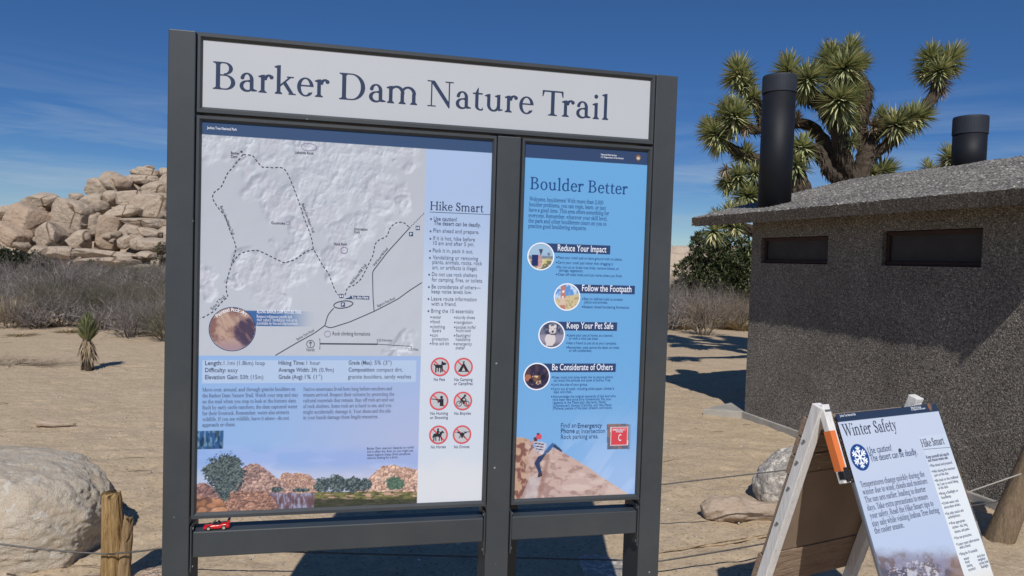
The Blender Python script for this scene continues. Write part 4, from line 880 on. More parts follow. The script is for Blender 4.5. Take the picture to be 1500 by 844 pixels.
G_('M', .88, U(stem(.14, .02, .64, .036), s_poly([(.11, .66), (.225, .66), (.46, .13), (.43, .0), (.41, .0), (.13, .62)]), s_poly([(.425, .0), (.455, .0), (.74, .66), (.70, .66)]), stem(.735, .02, .64, SC_), s_rect(.03, .25, 0, .026), s_rect(.62, .85, 0, .026), s_rect(.03, .2, .634, .66), s_rect(.68, .85, .634, .66)))
G_('I', .33, U(cst(.165), cf(.165), cf(.165, CAP, -1)))
G_('J', .36, U(stem(.19, .08, .64, SC_), cf(.19, CAP, -1), N(ring(.09, .08, .149, .12, .03, SC_), below(.085), rightof(.04)), s_ell(.05, .02, .045, .04)))
G_('Y', .64, U(stem(.32, .02, .30, SC_), cf(.32), s_poly([(.07, .64), (.18, .64), (.37, .28), (.275, .28)]), s_cap(.53, .64, .345, .29, .018), s_rect(.01, .25, .634, .66), s_rect(.44, .63, .634, .66)))
G_('P', .58, U(cst(.135), s_rect(.02, .3, CAP - .028, CAP), s_rect(.13, .3, .295, .323), N(ring(.29, .478, .215, .182, .028, .098), rightof(.28)), cf(.135, 0, 1, .115), cf(.135, CAP, -1)))
G_('.', .22, s_ell(.11, .05, .055, .055)); G_(',', .22, U(s_ell(.11, .05, .052, .052), s_cap(.135, .03, .07, -.11, .035, .012)))
G_('!', .26, U(s_ell(.13, .05, .055, .055), s_poly([(.10, .19), (.16, .19), (.185, .68), (.075, .68)])))
G_('0', .48, ring(.24, .31, .2, .32, .03, .088)); G_('2', .46, U(N(ring(.22, .47, .18, .18, .035, .09), U(above(.47), rightof(.3))), s_poly([(.32, .42), (.40, .47), (.20, .07), (.06, .03), (.06, .0)]), s_rect(.05, .42, 0, .075)))
G_('—', .86, s_rect(.02, .84, .19, .225)); G_(' ', .235, None)
_gc = {}
def glyph(ch):
    if ch not in _gc:
        adv, shp = GL.get(ch, GL['o'])
        if shp is None: _gc[ch] = (adv, np.zeros((0, 2)), [])
        else:
            xs = np.arange(-.06, adv + .12, .0085); ys = np.arange(-.26, .78, .0085); X, Y = np.meshgrid(xs, ys)
            v, f = fill2d(contours(shp(X, Y) + 1e-7, xs, ys)); _gc[ch] = (adv, v, f)
    return _gc[ch]
def serif_text(s):
    x = 0; V, Fc, n = [], [], 0
    for i, ch in enumerate(s):
        adv, v, f = glyph(ch)
        if ch == 'T' and s[i + 1:i + 2] in 'ruoaeyw' and i + 1 < len(s): adv -= .085
        if ch == 'W' and s[i + 1:i + 2] in 'eioa' and i + 1 < len(s): adv -= .05
        if len(v): V.append(v + np.array([x, 0])); Fc += [tuple(q + n for q in p) for p in f]; n += len(v)
        x += adv
    return np.concatenate(V), Fc, .66
_sc = {}
def sans_text(s, bold=False):
    if (s, bold) in _sc: return _sc[(s, bold)]
    cu = bpy.data.curves.new('tmp', 'FONT'); cu.body = s; cu.size = 1; cu.resolution_u = 2; cu.offset = .007 if bold else -.004
    v, f = _curve_mesh(cu); _sc[(s, bold)] = (v, f, .70); return _sc[(s, bold)]
class Sheet:
    """collects lettering and flat shapes lying on one printed sheet; converts photograph readings into sheet metres"""
    def __init__(s, plane, to_local): s.P, s.loc, s.mb = plane, to_local, {}
    def put(s, key, uv, f, lift):
        mb = s.mb.setdefault(key, MB()); mb.add(np.array([s.loc(a, b, lift) for a, b in uv]), f)
    def line(s, key, text, p0, p1, cap, font='sans', bold=False, lift=.0011, rot=False):
        if font == 'serif': v, f, ch = serif_text(text)
        else: v, f, ch = sans_text(text, bold)
        a, b = s.P.uv(*p0), s.P.uv(*p1)
        if not rot: yb = (a[1] + b[1]) / 2; a = np.array([a[0], yb]); b = np.array([b[0], yb])
        L = np.hypot(*(b - a)); x0, x1 = v[:, 0].min(), v[:, 0].max(); d = (b - a) / L; n = np.array([-d[1], d[0]])
        if s.P.v[2] < 0: n = -n
        q = (v[:, :1] - x0) * (L / (x1 - x0)) * d + v[:, 1:] * (cap / ch) * n + a
        s.put(key, q, f, lift)
    def shape(s, key, pts, lift=.0006, photo=True):
        uv = [s.P.uv(*p) for p in pts] if photo else pts
        v, f = fill2d([uv]); s.put(key, v, f, lift)
    def sdf(s, key, centre, r, shp, lift, res=70, photo=True, ext=1.15):
        c = s.P.uv(*centre) if photo else np.array(centre); xs = np.linspace(-ext, ext, res); X, Y = np.meshgrid(xs, xs)
        v, f = fill2d(contours(shp(X, Y) + 1e-7, xs, xs)); sg = -1 if s.P.v[2] < 0 else 1
        s.put(key, c + v * np.array([r, r * sg]), f, lift)
    def stroke(s, key, pts, w, dash=None, lift=.0008, photo=True):
        uv = np.array([s.P.uv(*p) for p in pts]) if photo else np.array(pts)
        # resample a smooth path
        seg = np.hypot(*np.diff(uv, axis=0).T); cum = np.r_[0, np.cumsum(seg)]; tot = cum[-1]; n = max(2, int(tot / .004)); t = np.linspace(0, tot, n)
        q = np.stack([np.interp(t, cum, uv[:, 0]), np.interp(t, cum, uv[:, 1])], 1)
        if n > 8:
            k = np.array([1, 2, 3, 2, 1]) / 9; e = np.pad(q, ((2, 2), (0, 0)), 'edge'); q2 = np.stack([np.convolve(e[:, i], k, 'valid') for i in (0, 1)], 1); q2[0], q2[-1] = q[0], q[-1]; q = q2
        def rib(a, b):
            tt = np.linspace(a, b, max(2, int((b - a) / .004) + 1)); p = np.stack([np.interp(tt, t, q[:, 0]), np.interp(tt, t, q[:, 1])], 1)
            g = np.gradient(p, axis=0); g /= np.hypot(*g.T)[:, None] + 1e-12; nn = np.stack([-g[:, 1], g[:, 0]], 1) * w / 2; m = len(p)
            s.put(key, np.r_[p + nn, p - nn], [(i, i + 1, m + i + 1, m + i) for i in range(m - 1)], lift)
        if dash:
            a = 0
            while a < tot: rib(a, min(tot, a + dash[0])); a += dash[0] + dash[1]
        else: rib(0, tot)
    def finish(s, parent, mats, names, labels=None):
        for k, mb in s.mb.items(): mb.build(names[k], mats[k], parent)
def art_sheet(name, plane, u0, u1, v0, v1, step, fn, to_local, m, parent):
    nu, nv = int(round((u1 - u0) / step)) + 1, int(round((v1 - v0) / step)) + 1
    Ug, Vg = np.meshgrid(np.linspace(u0, u1, nu), np.linspace(v0, v1, nv)); PX, PY = plane.px(Ug, Vg)
    rgb = np.clip(fn(PX, PY, Ug, Vg), 0, 255); alb = np.clip(lin(rgb) / KE, 0, .92)
    me = bpy.data.meshes.new(name); q = np.arange(nu * nv).reshape(nv, nu); q = np.stack([q[:-1, :-1], q[:-1, 1:], q[1:, 1:], q[1:, :-1]], -1).reshape(-1, 4)
    P3 = to_local(Ug.ravel(), Vg.ravel(), 0.0); fast_mesh(me, P3, q)
    ca = me.color_attributes.new('art', 'FLOAT_COLOR', 'POINT'); ca.data.foreach_set('color', np.concatenate([alb.reshape(-1, 3), np.ones((nu * nv, 1))], 1).astype(np.float32).ravel())
    me.materials.append(m); return link(name, me, parent)

# ================================================================== TRAIL SIGN (local x along the sign, y backwards, z up)
YAW = R(12.548); KO = np.array([0, 2.4, 0.]); KU = np.array([math.cos(YAW), math.sin(YAW), 0]); KV = np.array([0, 0, 1.])
KN = np.array([-math.sin(YAW), math.cos(YAW), 0])
kiosk = empty('trail_sign', KO, YAW)
tag(kiosk, 'tall dark grey metal trail information sign with a white name board and two printed panels', 'trail sign')
SY = .006                                                     # the sheets lie this far behind the front of the posts
def k_loc(u, v, lift=0.0):
    if np.ndim(u): return np.stack([u, np.full(np.shape(u), SY - lift), v], -1)
    return (u, SY - lift, v)
kplane = Plane(KO + KN * SY, KU, KV)
UPL, UFL, UML, UCR, UFR, UPR = -1.0798, -.9990, -.0672, .0190, .4880, .5716
VTOP, VG_, VFB = 2.2625, 2.0150, .7656
PD = .145
def boxp(name, x0, x1, y0, y1, z0, z1, m=None, par=kiosk, bev=.003):
    b = MB(); b.box(x0, x1, y0, y1, z0, z1); return b.build(name, m or M['slate'], par, bevel=bev)
boxp('post', UPL, UFL - .0032, 0, PD, -.35, VTOP); boxp('post', UFR + .0032, UPR, 0, PD, -.35, VTOP); boxp('post', UML + .0032, UCR - .0032, 0, PD, -.35, VG_ - .002)
boxp('rear_leg', .035, .105, PD + .10, PD + .17, -.35, .95)
def frame(name, u0, u1, v0, v1, iu0, iu1, iv0, iv1):
    """mitred frame round a sheet: flat outside, sloping inwards to the print"""
    b = MB(); o = [(u0, v0), (u1, v0), (u1, v1), (u0, v1)]; i = [(iu0, iv0), (iu1, iv0), (iu1, iv1), (iu0, iv1)]
    mid = [(a + (c - a) * .62, b_ + (d - b_) * .62) for (a, b_), (c, d) in zip(o, i)]; lay = []
    for pts, y in ((o, .055), (o, .003), ([(a + (c - a) * .12, b_ + (d - b_) * .12) for (a, b_), (c, d) in zip(o, i)], -.004), (mid, -.004), (i, .004), (i, .02)): lay.append([(a, y, b_) for a, b_ in pts])
    v = [q for L in lay for q in L]; f = []
    for k in range(len(lay) - 1):
        for j in range(4): f.append((k * 4 + j, k * 4 + (j + 1) % 4, (k + 1) * 4 + (j + 1) % 4, (k + 1) * 4 + j))
    b.add(v, f); return b.build(name, M['slate'], kiosk)
WL, WR, MR, BLx = -.9829, .4714, -.0812, .0329
frame('header_frame', UFL + .001, UFR - .001, VG_ + .003, VTOP - .001, WL, WR, 2.0375, 2.2401)
frame('map_frame', UFL + .001, UML, VFB, VG_ - .003, WL, MR, .7851, 1.9949)
frame('boulder_frame', UCR, UFR - .001, VFB, VG_ - .003, BLx, WR, .7851, 1.9949)
for nm, a, b_, z0, z1 in (('map_backing', UFL + .004, UML - .003, VFB + .004, VG_ - .006), ('boulder_backing', UCR + .003, UFR - .004, VFB + .004, VG_ - .006), ('header_backing', UFL + .004, UFR - .004, VG_ + .006, VTOP - .004)):
    boxp(nm, a, b_, .022, .05, z0, z1, bev=0)
for a, b_ in ((UFL + .001, UML), (UCR, UFR - .001)):
    rail = boxp('rail', a + .006, b_ - .006, .0, .075, .644, .7263, bev=.004)
    for xx in (a, b_ - .005):
        br = MB(); br.box(xx, xx + .005, -.006, .08, .60, .745)
        bt = MB()
        for zz in (.615, .735): sx = 1 if xx < a + .1 else -1; bt.tube([(xx + (.005 if sx > 0 else 0), .004, zz), (xx + (.005 if sx > 0 else 0) + .004 * sx, .004, zz)], .006, 8)
        bt.build('bolts', M['slate'], br.build('bracket', M['slate'], rail, bevel=.002))
# --- header
hd = boxp('header_sheet', WL - .002, WR + .002, SY, SY + .006, 2.0355, 2.242, M['paper'], kiosk, 0)
HS = Sheet(kplane, k_loc)
for t, p0, p1 in (('Barker', (311.7, 130.0), (482.2, 143.4)), ('Dam', (496.6, 145.2), (611.0, 154.2)), ('Nature', (625.3, 155.4), (781.2, 167.2)), ('Trail', (793.6, 168.6), (890.8, 175.8))):
    HS.line('title', t, p0, p1, .0832, 'serif', False, .0008)
HS.finish(hd, {'title': M['ink_title']}, {'title': 'lettering'})
# --- painted artwork helpers
def over(base, col, a):
    a = np.asarray(a, float)[..., None]; return base * (1 - a) + np.asarray(col, float) * a
def rocks_art(X, Y, size, c0, c1, seed):
    f1, f2, cid, dx, dy = worley(X / size + 3.4 * fbm(X / size / 2.2, Y / size / 2.2, None, seed, 3), Y / size * 1.25 + 2.6 * fbm(X / size / 2.0, Y / size / 2.0, None, seed + 9, 3), seed)
    t = np.clip(.25 + .75 * cid - .45 * dy - .25 * dx, 0, 1); base = np.asarray(c0, float) + (np.asarray(c1, float) - np.asarray(c0, float)) * t[..., None]
    base = base * (.80 + .42 * fbm(X / size * 2.3, Y / size * 2.3, None, seed + 4, 3))[..., None]
    return over(base, (74, 56, 62), .55 * (1 - sstep(.02, .22, f2 - f1)))
def ridge_line(pts, X, jag=0.0, seed=1, fr=.25):
    xs, ys = zip(*pts); y = np.interp(X, xs, ys); return y + jag * (fbm(X * fr, X * 0, None, seed, 3) - .5) * 2
def map_art(X, Y, Ug, Vg):
    fu = (Ug - WL) / (MR - WL); fv = (Vg - .7851) / 1.21
    c = over(np.zeros(X.shape + (3,)) + np.array((146, 181, 226.)), (174, 184, 218), sstep(.1, .75, fu) * sstep(.6, .1, fv))
    ulow, umap = kplane.uv(612, 700)[0], kplane.uv(620, 400)[0]
    vmapb, vnav = kplane.uv(440, 521.5)[1], kplane.uv(440, 206.5)[1]
    # relief map
    blobs = [(300,205,30),(350,200,34),(400,212,36),(360,245,17),(450,215,38),(500,215,40),(550,215,40),(590,212,28),(385,280,24),(400,300,22),(425,290,26),(462,268,34),(500,262,42),(540,268,38),(472,310,30),(588,278,14),(592,300,14),(590,240,9),(560,300,22),(532,328,26),(506,345,26),(484,380,22),(500,392,20),(432,335,18),(428,360,18),(418,372,16),(365,388,24),(392,412,32),(430,398,22),(452,380,18),(402,440,18),(300,402,16),(306,422,15),(345,412,8),(592,500,16),(575,520,14)]
    amp = np.zeros(X.shape); wx = X + 14 * (fbm(X / 22, Y / 22, None, 3, 3) - .5) * 2; wy = Y + 14 * (fbm(X / 22, Y / 22, None, 13, 3) - .5) * 2
    for bx, by, r in blobs: amp = np.maximum(amp, sstep(1.25, .45, np.hypot(wx - bx, wy - by) / r))
    hh = (ridged(X / 25 + Y / 70, Y / 25 - X / 70, 5, 6) ** 1.5 * 21 + fbm(X / 9, Y / 9, None, 8, 3) * 7) * amp + fbm(X / 60, Y / 60, None, 40, 3) * 8
    gy_, gx_ = np.gradient(hh); sh = np.clip((gx_ + gy_ * -1.0) * -8.0, -30, 28)
    m = np.zeros(X.shape + (3,)) + np.array((187, 194, 204.)); m = m + sh[..., None] * np.array((1., 1., .92)) * .95 + 5 * amp[..., None]
    m = over(m, (182, 174, 186), .22 * amp * sstep(.48, .62, fbm(X / 40, Y / 40, None, 70, 2)))
    tint = sstep(470, 200, Y); m = m * (1 - .03 * tint[..., None])
    inmap = (Vg > vmapb) & (Ug < umap); c = np.where(inmap[..., None], m, c)
    # hike smart column
    colc = over(np.zeros(X.shape + (3,)) + np.array((168, 191, 225.)), (205, 215, 228), sstep(.86, .45, fv))
    colc = over(colc, (216, 220, 226), sstep(.17, .10, fv + .05 * fbm(X / 30, Y / 16, None, 4, 3)))
    split = np.where(Vg > vmapb, umap, ulow + (umap - ulow) * sstep(vmapb - .3, vmapb, Vg)); c = np.where((Ug >= split)[..., None], colc, c)
    # information box
    a, b_ = kplane.uv(297, 527.5), kplane.uv(609.5, 559.5); c = np.where(((Ug > a[0]) & (Ug < b_[0]) & (Vg < a[1]) & (Vg > b_[1]))[..., None], np.array((178, 200, 228.)), c)
    # photo of the reservoir along the foot of the sheet
    left = (Ug < split); s = 4.478; lx, ly = (X - 285) * s, (Y - 655) * s
    skyc = over(c, (186, 200, 236), .75 * sstep(-60, 130, ly) * sstep(.46, .62, fbm(lx / 210, ly / 60, None, 6, 4))); skyc = over(skyc, (140, 168, 226), .5 * sstep(-40, 60, ly) * sstep(210, 90, ly)); skyc = over(skyc, (205, 204, 220), .55 * sstep(110, 230, ly + 40 * fbm(lx / 120, ly / 50, None, 9, 3)))
    c = np.where((left & (Y > 640))[..., None], skyc, c)
    def lay(mask, col): 
        nonlocal c; c = np.where((mask & left & (Y > 650))[..., None], col, c)
    j = 9
    lay(ly > ridge_line([(1000, 300), (1130, 215), (1180, 165), (1230, 120), (1330, 118), (1400, 140), (1470, 150)], lx, j, 3, .02) + np.where(lx < 1060, 999, 0), rocks_art(lx, ly, 30, (168, 132, 116), (228, 196, 176), 3))
    lay(ly > ridge_line([(540, 240), (570, 180), (620, 165), (700, 178), (760, 185), (800, 230), (830, 280)], lx, j, 4, .03) + np.where((lx < 540) | (lx > 830), 999, 0), rocks_art(lx, ly, 17, (146, 112, 104), (216, 182, 162), 5))
    lay(ly > ridge_line([(230, 180), (320, 135), (370, 105), (430, 112), (480, 160), (540, 205), (600, 240), (640, 290)], lx, j, 5, .03) + np.where((lx < 200) | (lx > 640), 999, 0), rocks_art(lx, ly, 24, (112, 92, 96), (206, 174, 158), 7))
    lay(ly > ridge_line([(0, 250), (60, 232), (120, 260), (180, 280)], lx, j, 8, .03) + np.where(lx > 190, 999, 0), rocks_art(lx, ly, 34, (110, 84, 88), (190, 152, 140), 9))
    gr = over(np.zeros(X.shape + (3,)) + np.array((122, 122, 78.)), (84, 86, 62), sstep(.4, .6, fbm(lx / 26, ly / 9, None, 30, 4))); gr = over(gr, (196, 160, 140), sstep(.58, .68, fbm(lx / 60, ly / 10, None, 33, 3)))
    gr = over(gr, (54, 58, 52), .8 * sstep(330, 350, ly)); lay((ly > 290 + 6 * fbm(lx / 20, ly * 0, None, 2, 2)) & (lx > 760), gr)
    water = over(np.zeros(X.shape + (3,)) + np.array((120, 96, 106.)), (150, 152, 178), sstep(.5, .62, fbm(lx / 14, ly / 50, None, 12, 3))); water = over(water, (150, 158, 186), sstep(345, 300, ly + 20 * fbm(lx / 60, ly / 12, None, 18, 2)) * .7); water = over(water, (92, 70, 76), .6 * sstep(.5, .62, fbm(lx / 9, ly / 40, None, 19, 2)))
    lay((ly > 303) & (lx > 440) & (lx < 790 - (ly - 303) * .1), water)
    lay((ly > ridge_line([(0, 320), (60, 318), (150, 335), (240, 300), (340, 285), (480, 300), (530, 360), (600, 420)], lx, 8, 6, .05)) & (lx < 540), rocks_art(lx, ly * 1.6, 26, (104, 80, 76), (196, 152, 130), 13))
    lay((ly > ridge_line([(0, 345), (70, 328), (180, 350), (215, 400)], lx, 5, 7, .05)) & (lx < 215), rocks_art(lx, ly, 90, (140, 96, 74), (196, 150, 118), 15))
    foli = lambda sd: over(np.zeros(X.shape + (3,)) + np.array((56, 68, 76.)), (110, 124, 122), sstep(.44, .62, fbm(lx / 7, ly / 7, None, sd, 4)))
    edge = 34 * (fbm(lx / 14, ly / 14, None, 60, 5, .7) - .5) * 2
    for bx, by, rx, ry, sd in ((200, 180, 128, 130, 61), (110, 160, 60, 50, 62), (250, 110, 60, 50, 67), (195, 290, 44, 60, 63), (840, 250, 56, 48, 64), (930, 240, 66, 55, 65), (1040, 245, 70, 48, 66), (1120, 250, 44, 44, 68), (1315, 238, 62, 44, 69), (540, 280, 40, 20, 70), (700, 282, 60, 14, 71)):
        lay(np.hypot((lx - bx) / rx, (ly - by) / ry) * 60 + edge * .8 < 60, foli(sd) if sd not in (69,) else over(foli(sd), (96, 140, 96), .4))
    # small square photograph
    a, b_ = kplane.uv(287, 631.5), kplane.uv(327.3, 657.3); sq = (Ug < b_[0]) & (Vg < a[1]) & (Vg > b_[1])
    c = np.where(sq[..., None], over(np.zeros(X.shape + (3,)) + np.array((52, 92, 140.)), (110, 150, 178), sstep(.45, .7, fbm(X / 3, Y / 7, None, 90, 3))) * (.6 + .4 * sstep(.3, .55, fbm(X / 3.2, Y / 12, None, 92, 2)))[..., None], c)
    # rock art photograph in its circle, with the fading banner
    a, b_ = kplane.uv(362, 455), kplane.uv(463, 479); ban = (Ug > kplane.uv(345, 460)[0]) & (Ug < b_[0]) & (Vg < a[1]) & (Vg > b_[1])
    c = np.where(ban[..., None], over(c, (64, 104, 160), sstep(b_[0], a[0] + .06, Ug)), c)
    cc = kplane.uv(340.4, 482.2); rc = 31.6 / 471; q = np.hypot(Ug - cc[0], Vg - cc[1]) / rc; dx, dy = (Ug - cc[0]) / rc, (Vg - cc[1]) / rc
    art = over(np.zeros(X.shape + (3,)) + np.array((186, 158, 142.)), (132, 100, 96), sstep(.45, .68, fbm(dx * 2.2 + 4, dy * 2.8, None, 93, 4))); art = over(art, (150, 128, 150), .6 * sstep(-.3, -.9, dy))
    art = over(art, (78, 66, 88), sstep(.62, .42, np.hypot(dx - .62, (dy + .12) / 1.15) + .2 * (fbm(dx * 4, dy * 4, None, 95, 3) - .5))); art = over(art, (146, 120, 116), .7 * sstep(.55, .7, fbm(dx * 9 + dy * 6, dy * 2, None, 96, 3)))
    c = np.where((q < 1)[..., None], art, c)
    c = np.where((Vg > vnav)[..., None], np.array((58, 82, 118.)), c)
    return c
ms = art_sheet('map_sheet', kplane, WL - .002, MR + .002, .7835, 1.997, .0024, map_art, k_loc, M['art'], kiosk)
MS = Sheet(kplane, k_loc)
def c5(pts): return [(285 + x / 4.22, 170 + y / 4.22) for x, y in pts]
def c6(pts): return [(285 + x / 4.22, 340 + y / 4.22) for x, y in pts]
dash = (.0085, .0058); tw = .0029
MS.stroke('trails', c5([(300,238),(362,243),(385,280),(420,320),(450,315),(490,322),(520,315),(555,325),(580,365),(605,425),(630,490),(655,560),(680,640),(705,700),(730,780),(728,800)]) + c6([(735,105),(760,150),(800,220),(830,258),(845,300),(870,365),(890,390)]), tw, dash)
MS.stroke('trails', c5([(300,238),(270,275),(240,315),(205,350),(185,395),(165,440),(115,475),(110,510),(140,560),(190,620),(215,700),(245,770),(258,810)]) + c6([(255,105),(238,170),(230,200),(210,260),(195,330),(197,375),(210,395),(160,440),(120,490),(60,525),(35,533)]), tw, dash)
MS.stroke('trails', c6([(238,190),(270,140),(320,118),(390,112),(430,130),(480,155),(555,192),(620,170),(690,120),(735,105)]), tw, dash)
MS.stroke('trails', c6([(930,390),(945,340),(985,330),(1030,290),(1065,220),(1105,140)]) + c5([(1115,790),(1140,765),(1190,745),(1208,690),(1240,660),(1290,655),(1330,690)]), tw, dash)
MS.stroke('trails', c5([(1330,690),(1420,600)]), tw, (.003, .004))
MS.stroke('trails', c5([(1330,690),(1190,844)]) + c6([(1100,245),(1103,400),(1110,490)]), .0026)
MS.stroke('trails', c6([(1405,312),(1330,360),(1255,415),(1110,490),(960,555),(850,590),(830,592),(805,578)]), .0025)
MS.stroke('trails', c6([(805,578),(740,625),(640,680),(500,762)]), .0025); MS.stroke('trails', c6([(805,578),(825,510),(860,470)]), .0025)
MS.stroke('trails', c6([(918 + 62 * math.cos(t) , 448 + 22 * math.sin(t) - 7 * math.cos(t)) for t in np.linspace(0, 6.283, 30)]), .0028)
MS.stroke('trails', c6([(775,690),(1130,693)]), .0042); MS.stroke('trails', c6([(1130,693),(1340,706)]), .0016); MS.stroke('trails', c6([(775,660),(775,720)]), .0014); MS.stroke('trails', c6([(1130,693),(1130,678)]), .0014); MS.stroke('trails', c6([(1340,706),(1340,720)]), .0014)
R1 = D(s_ell(0, 0, 1, 1), s_ell(0, 0, .86, .86))
MS.sdf('trails', c6([(717, 692)])[0], .0128, U(R1, s_rect(-.08, .08, -.6, .55), s_cap(0, .6, -.3, .2, .08), s_cap(0, .6, .3, .2, .08)), .0008)
MS.sdf('trails', c5([(290, 221)])[0], .0035, s_ell(0, 0, 1, 1), .0008, 24)
for p, r, k in (((577, 662), .006, 'rings'), ((1020, 742), .0045, 'rings'), ((925, 830), .0115, 'rings')): MS.sdf(k, c5([p])[0], r, D(s_ell(0, 0, 1, 1), s_ell(0, 0, .80, .80)), .0008)
MS.sdf('rings', c5([(706, 192)])[0], .0245, D(s_ell(0, 0, 1, .5), s_ell(0, 0, .93, .44)), .0008); MS.sdf('rings', c6([(822, 630)])[0], .0102, D(s_ell(0, 0, 1, 1), s_ell(0, 0, .86, .86)), .0008)
for p in (c5([(1338, 730)])[0], c5([(1380, 692)])[0], c6([(908, 395)])[0], c6([(917, 448)])[0]):
    x, y = p; MS.shape('boxes', [(x - 3, y - 3), (x + 3, y - 3), (x + 3, y + 3), (x - 3, y + 3)], .0008)
for p in (c5([(1338, 730)])[0], c6([(917, 448)])[0]): MS.line('white', 'P', (p[0] - 1.5, p[1] + 2.1), (p[0] + 1.6, p[1] + 2.1), .0086, 'sans', True, .0013)
for p in (c5([(1380, 692)])[0], c6([(908, 395)])[0]):
    for s_ in (-1.3, 1.3): MS.sdf('white', (p[0] + s_, p[1]), .0042, U(s_ell(0, .72, .28, .28), s_rect(-.35, .35, -.9, .35)), .0013, 30)
MS.shape('boxes', c6([(962, 393), (1080, 396), (1080, 417), (962, 413), (925, 414), (962, 402)]), .0008); MS.line('white', 'You Are Here', *c6([(970, 412), (1074, 414)]), .0105, 'sans', True, .0013, True)
for t, a, b_, cp_, bold in (('Barker', (225, 237), (279, 238), .0085, True), ('Dam', (225, 258), (264, 259), .0085, True), ('Lakeside Rock', (620, 232), (736, 238), .0085, True), ('Gunsmoke', (473, 668), (559, 671), .0085, True), ('Intimidation', (988, 706), (1070, 708), .0085, True), ('Rock', (988, 724), (1022, 726), .0085, True), ('Hunk Rock', (862, 798), (943, 801), .0085, True)):
    MS.line('small', t, *c5([a, b_]), cp_, 'sans', bold)
for t, a, b_, cp_, f_ in (('Barker Dam Nature Trail', (156, 560), (232, 735), .0088, c5), ('Barker Dam Nature Trail', (660, 545), (728, 722), .0088, c5), ('Echo T Trail', (112, 482), (192, 402), .0098, c6), ('Wall Street Mill Trail', (972, 328), (1064, 206), .0098, c6), ('Wall Street Mill Road', (1112, 212), (1196, 104), .0080, c6), ("Bighorn Pass Road", (1134, 464), (1240, 413), .0080, c6), ('Barker Dam Road', (636, 670), (740, 611), .0080, c6)):
    MS.line('small', t, *f_([a, b_]), cp_, 'sans', False, .0011, True)
for t, a, b_, cp_ in (('Rock climbing formations', (853, 638), (1085, 640), .0125), ('North', (692, 736), (741, 738), .0105), ('0.25 Kilometer', (1126, 674), (1223, 676), .0080), ('0.25 Miles', (1321, 732), (1383, 733), .0080), ('0', (771, 668), (776, 668), .007), ('0', (771, 727), (776, 727), .007)):
    MS.line('small', t, *c6([a, b_]), cp_)
for t, y, x1, bo in (('ALONG BARKER DAM NATURE TRAIL', 503, 662, True), ('Respect indigenous people and', 531, 600, False), ('their culture. Vandalizing rock art is', 552, 632, False), ('punishable by fine and imprisonment.', 573, 640, False)):
    MS.line('white', t, *c6([(385, y), (x1, y + 2)]), .0118 if bo else .0105, 'sans', bo)
cc = kplane.uv(340.4, 482.2); MS.sdf('boxes', cc, .0690, D(s_ell(0, 0, 1, 1), s_ell(0, 0, .97, .97)), .0006, 150, False, 1.05)
for k, ch in enumerate('Painted Rock Art'):                   # words set along the rim of the picture
    if ch == ' ': continue
    t = R(137 - 88 * k / 15); p = cc + .0555 * np.array([math.cos(t), math.sin(t)]); v, f, chh = sans_text(ch, True); v = (v - np.array([v[:, 0].mean(), 0])) * (.0115 / chh)
    a = t - math.pi / 2; q = np.stack([v[:, 0] * math.cos(a) - v[:, 1] * math.sin(a), v[:, 0] * math.sin(a) + v[:, 1] * math.cos(a)], 1) + p; MS.put('white', q, f, .0011)
MS.line('white', 'Joshua Tree National Park', *c5([(77, 80), (262, 92)]), .0082, 'sans', True)
rows = [(534.7, ('Length:', ' 1.1mi (1.8km) loop', 300.4, 325.4, 327.8, 388), ('Hiking Time:', ' 1 hour', 408, 446, 449, 469), ('Grade (Max):', ' 5% (3°)', 510.5, 545.5, 548.5, 573.6)),
        (545.0, ('Difficulty:', ' easy', 300.4, 331, 333.5, 348.3), ('Average Width:', ' 3ft (0.9m)', 408, 453.5, 456, 489), ('Composition:', ' compact dirt,', 510.5, 549, 551.5, 589.6)),
        (555.3, ('Elevation Gain:', ' 50ft (15m)', 300.4, 349, 351.5, 385.7), ('Grade (Avg):', ' 1% (1°)', 408, 444, 446.5, 472))]
for y, *cols in rows:
    for a, b_, x0, x1, x2, x3 in cols:
        yy = y - (x0 - 300) * .003; MS.line('facts', a, (x0, yy), (x1, yy), .0135, 'sans', True); MS.line('facts', b_.strip(), (x2, yy), (x3, yy), .0135)
MS.line('facts', 'granite boulders, sandy washes', (509.7, 554.6), (602, 554.4), .0135)
for t, y, x1 in zip(('Move over, around, and through granite boulders on', 'the Barker Dam Nature Trail. Watch your step and stay', 'on the trail when you stop to look at the historic dam.', 'Built by early cattle ranchers, the dam captured water', 'for their livestock. Remember, water also attracts', 'wildlife. If you see wildlife, leave it alone—do not', 'approach or chase.'), (573.2, 581.8, 590.4, 599, 607.5, 616, 624.8), (432.5, 436.8, 434.5, 435.6, 423.2, 423.2, 344.8)): MS.line('body', t, (296.5, y), (x1, y - .4), .0118, 'serif')
for t, y, x1 in zip(('Native Americans lived here long before ranchers and', 'miners arrived. Respect their cultures by protecting the', 'cultural materials that remain. Stay off rock art and out', 'of rock shelters. Some rock art is hard to see, and you', 'might accidentally damage it. Your shoes and the oils', 'in your hands damage these fragile resources.'), (572.4, 580.6, 588.8, 597.2, 605.4, 613.6), (574.4, 577.5, 577, 573.2, 572, 553.7)): MS.line('body', t, (444.2, y), (x1, y - .4), .0118, 'serif')
for t, y, x1 in zip(('Barker Dam reservoir depends on rainfall', 'and is often dry. Even so, you might see', 'desert bighorn sheep (Ovis canadensis', 'nelsoni) looking for a drink.'), (657.6, 662.2, 667, 671.7), (606, 605, 601, 583)): MS.line('small', t, (537.7, y), (x1, y), .0075, 'sans', False)
MS.line('heads', 'Hike Smart', (630, 307.2), (708, 311), .0275, 'serif'); MS.stroke('small', [(629.5, 310.6), (719.5, 314.4)], .0012)
dots = []
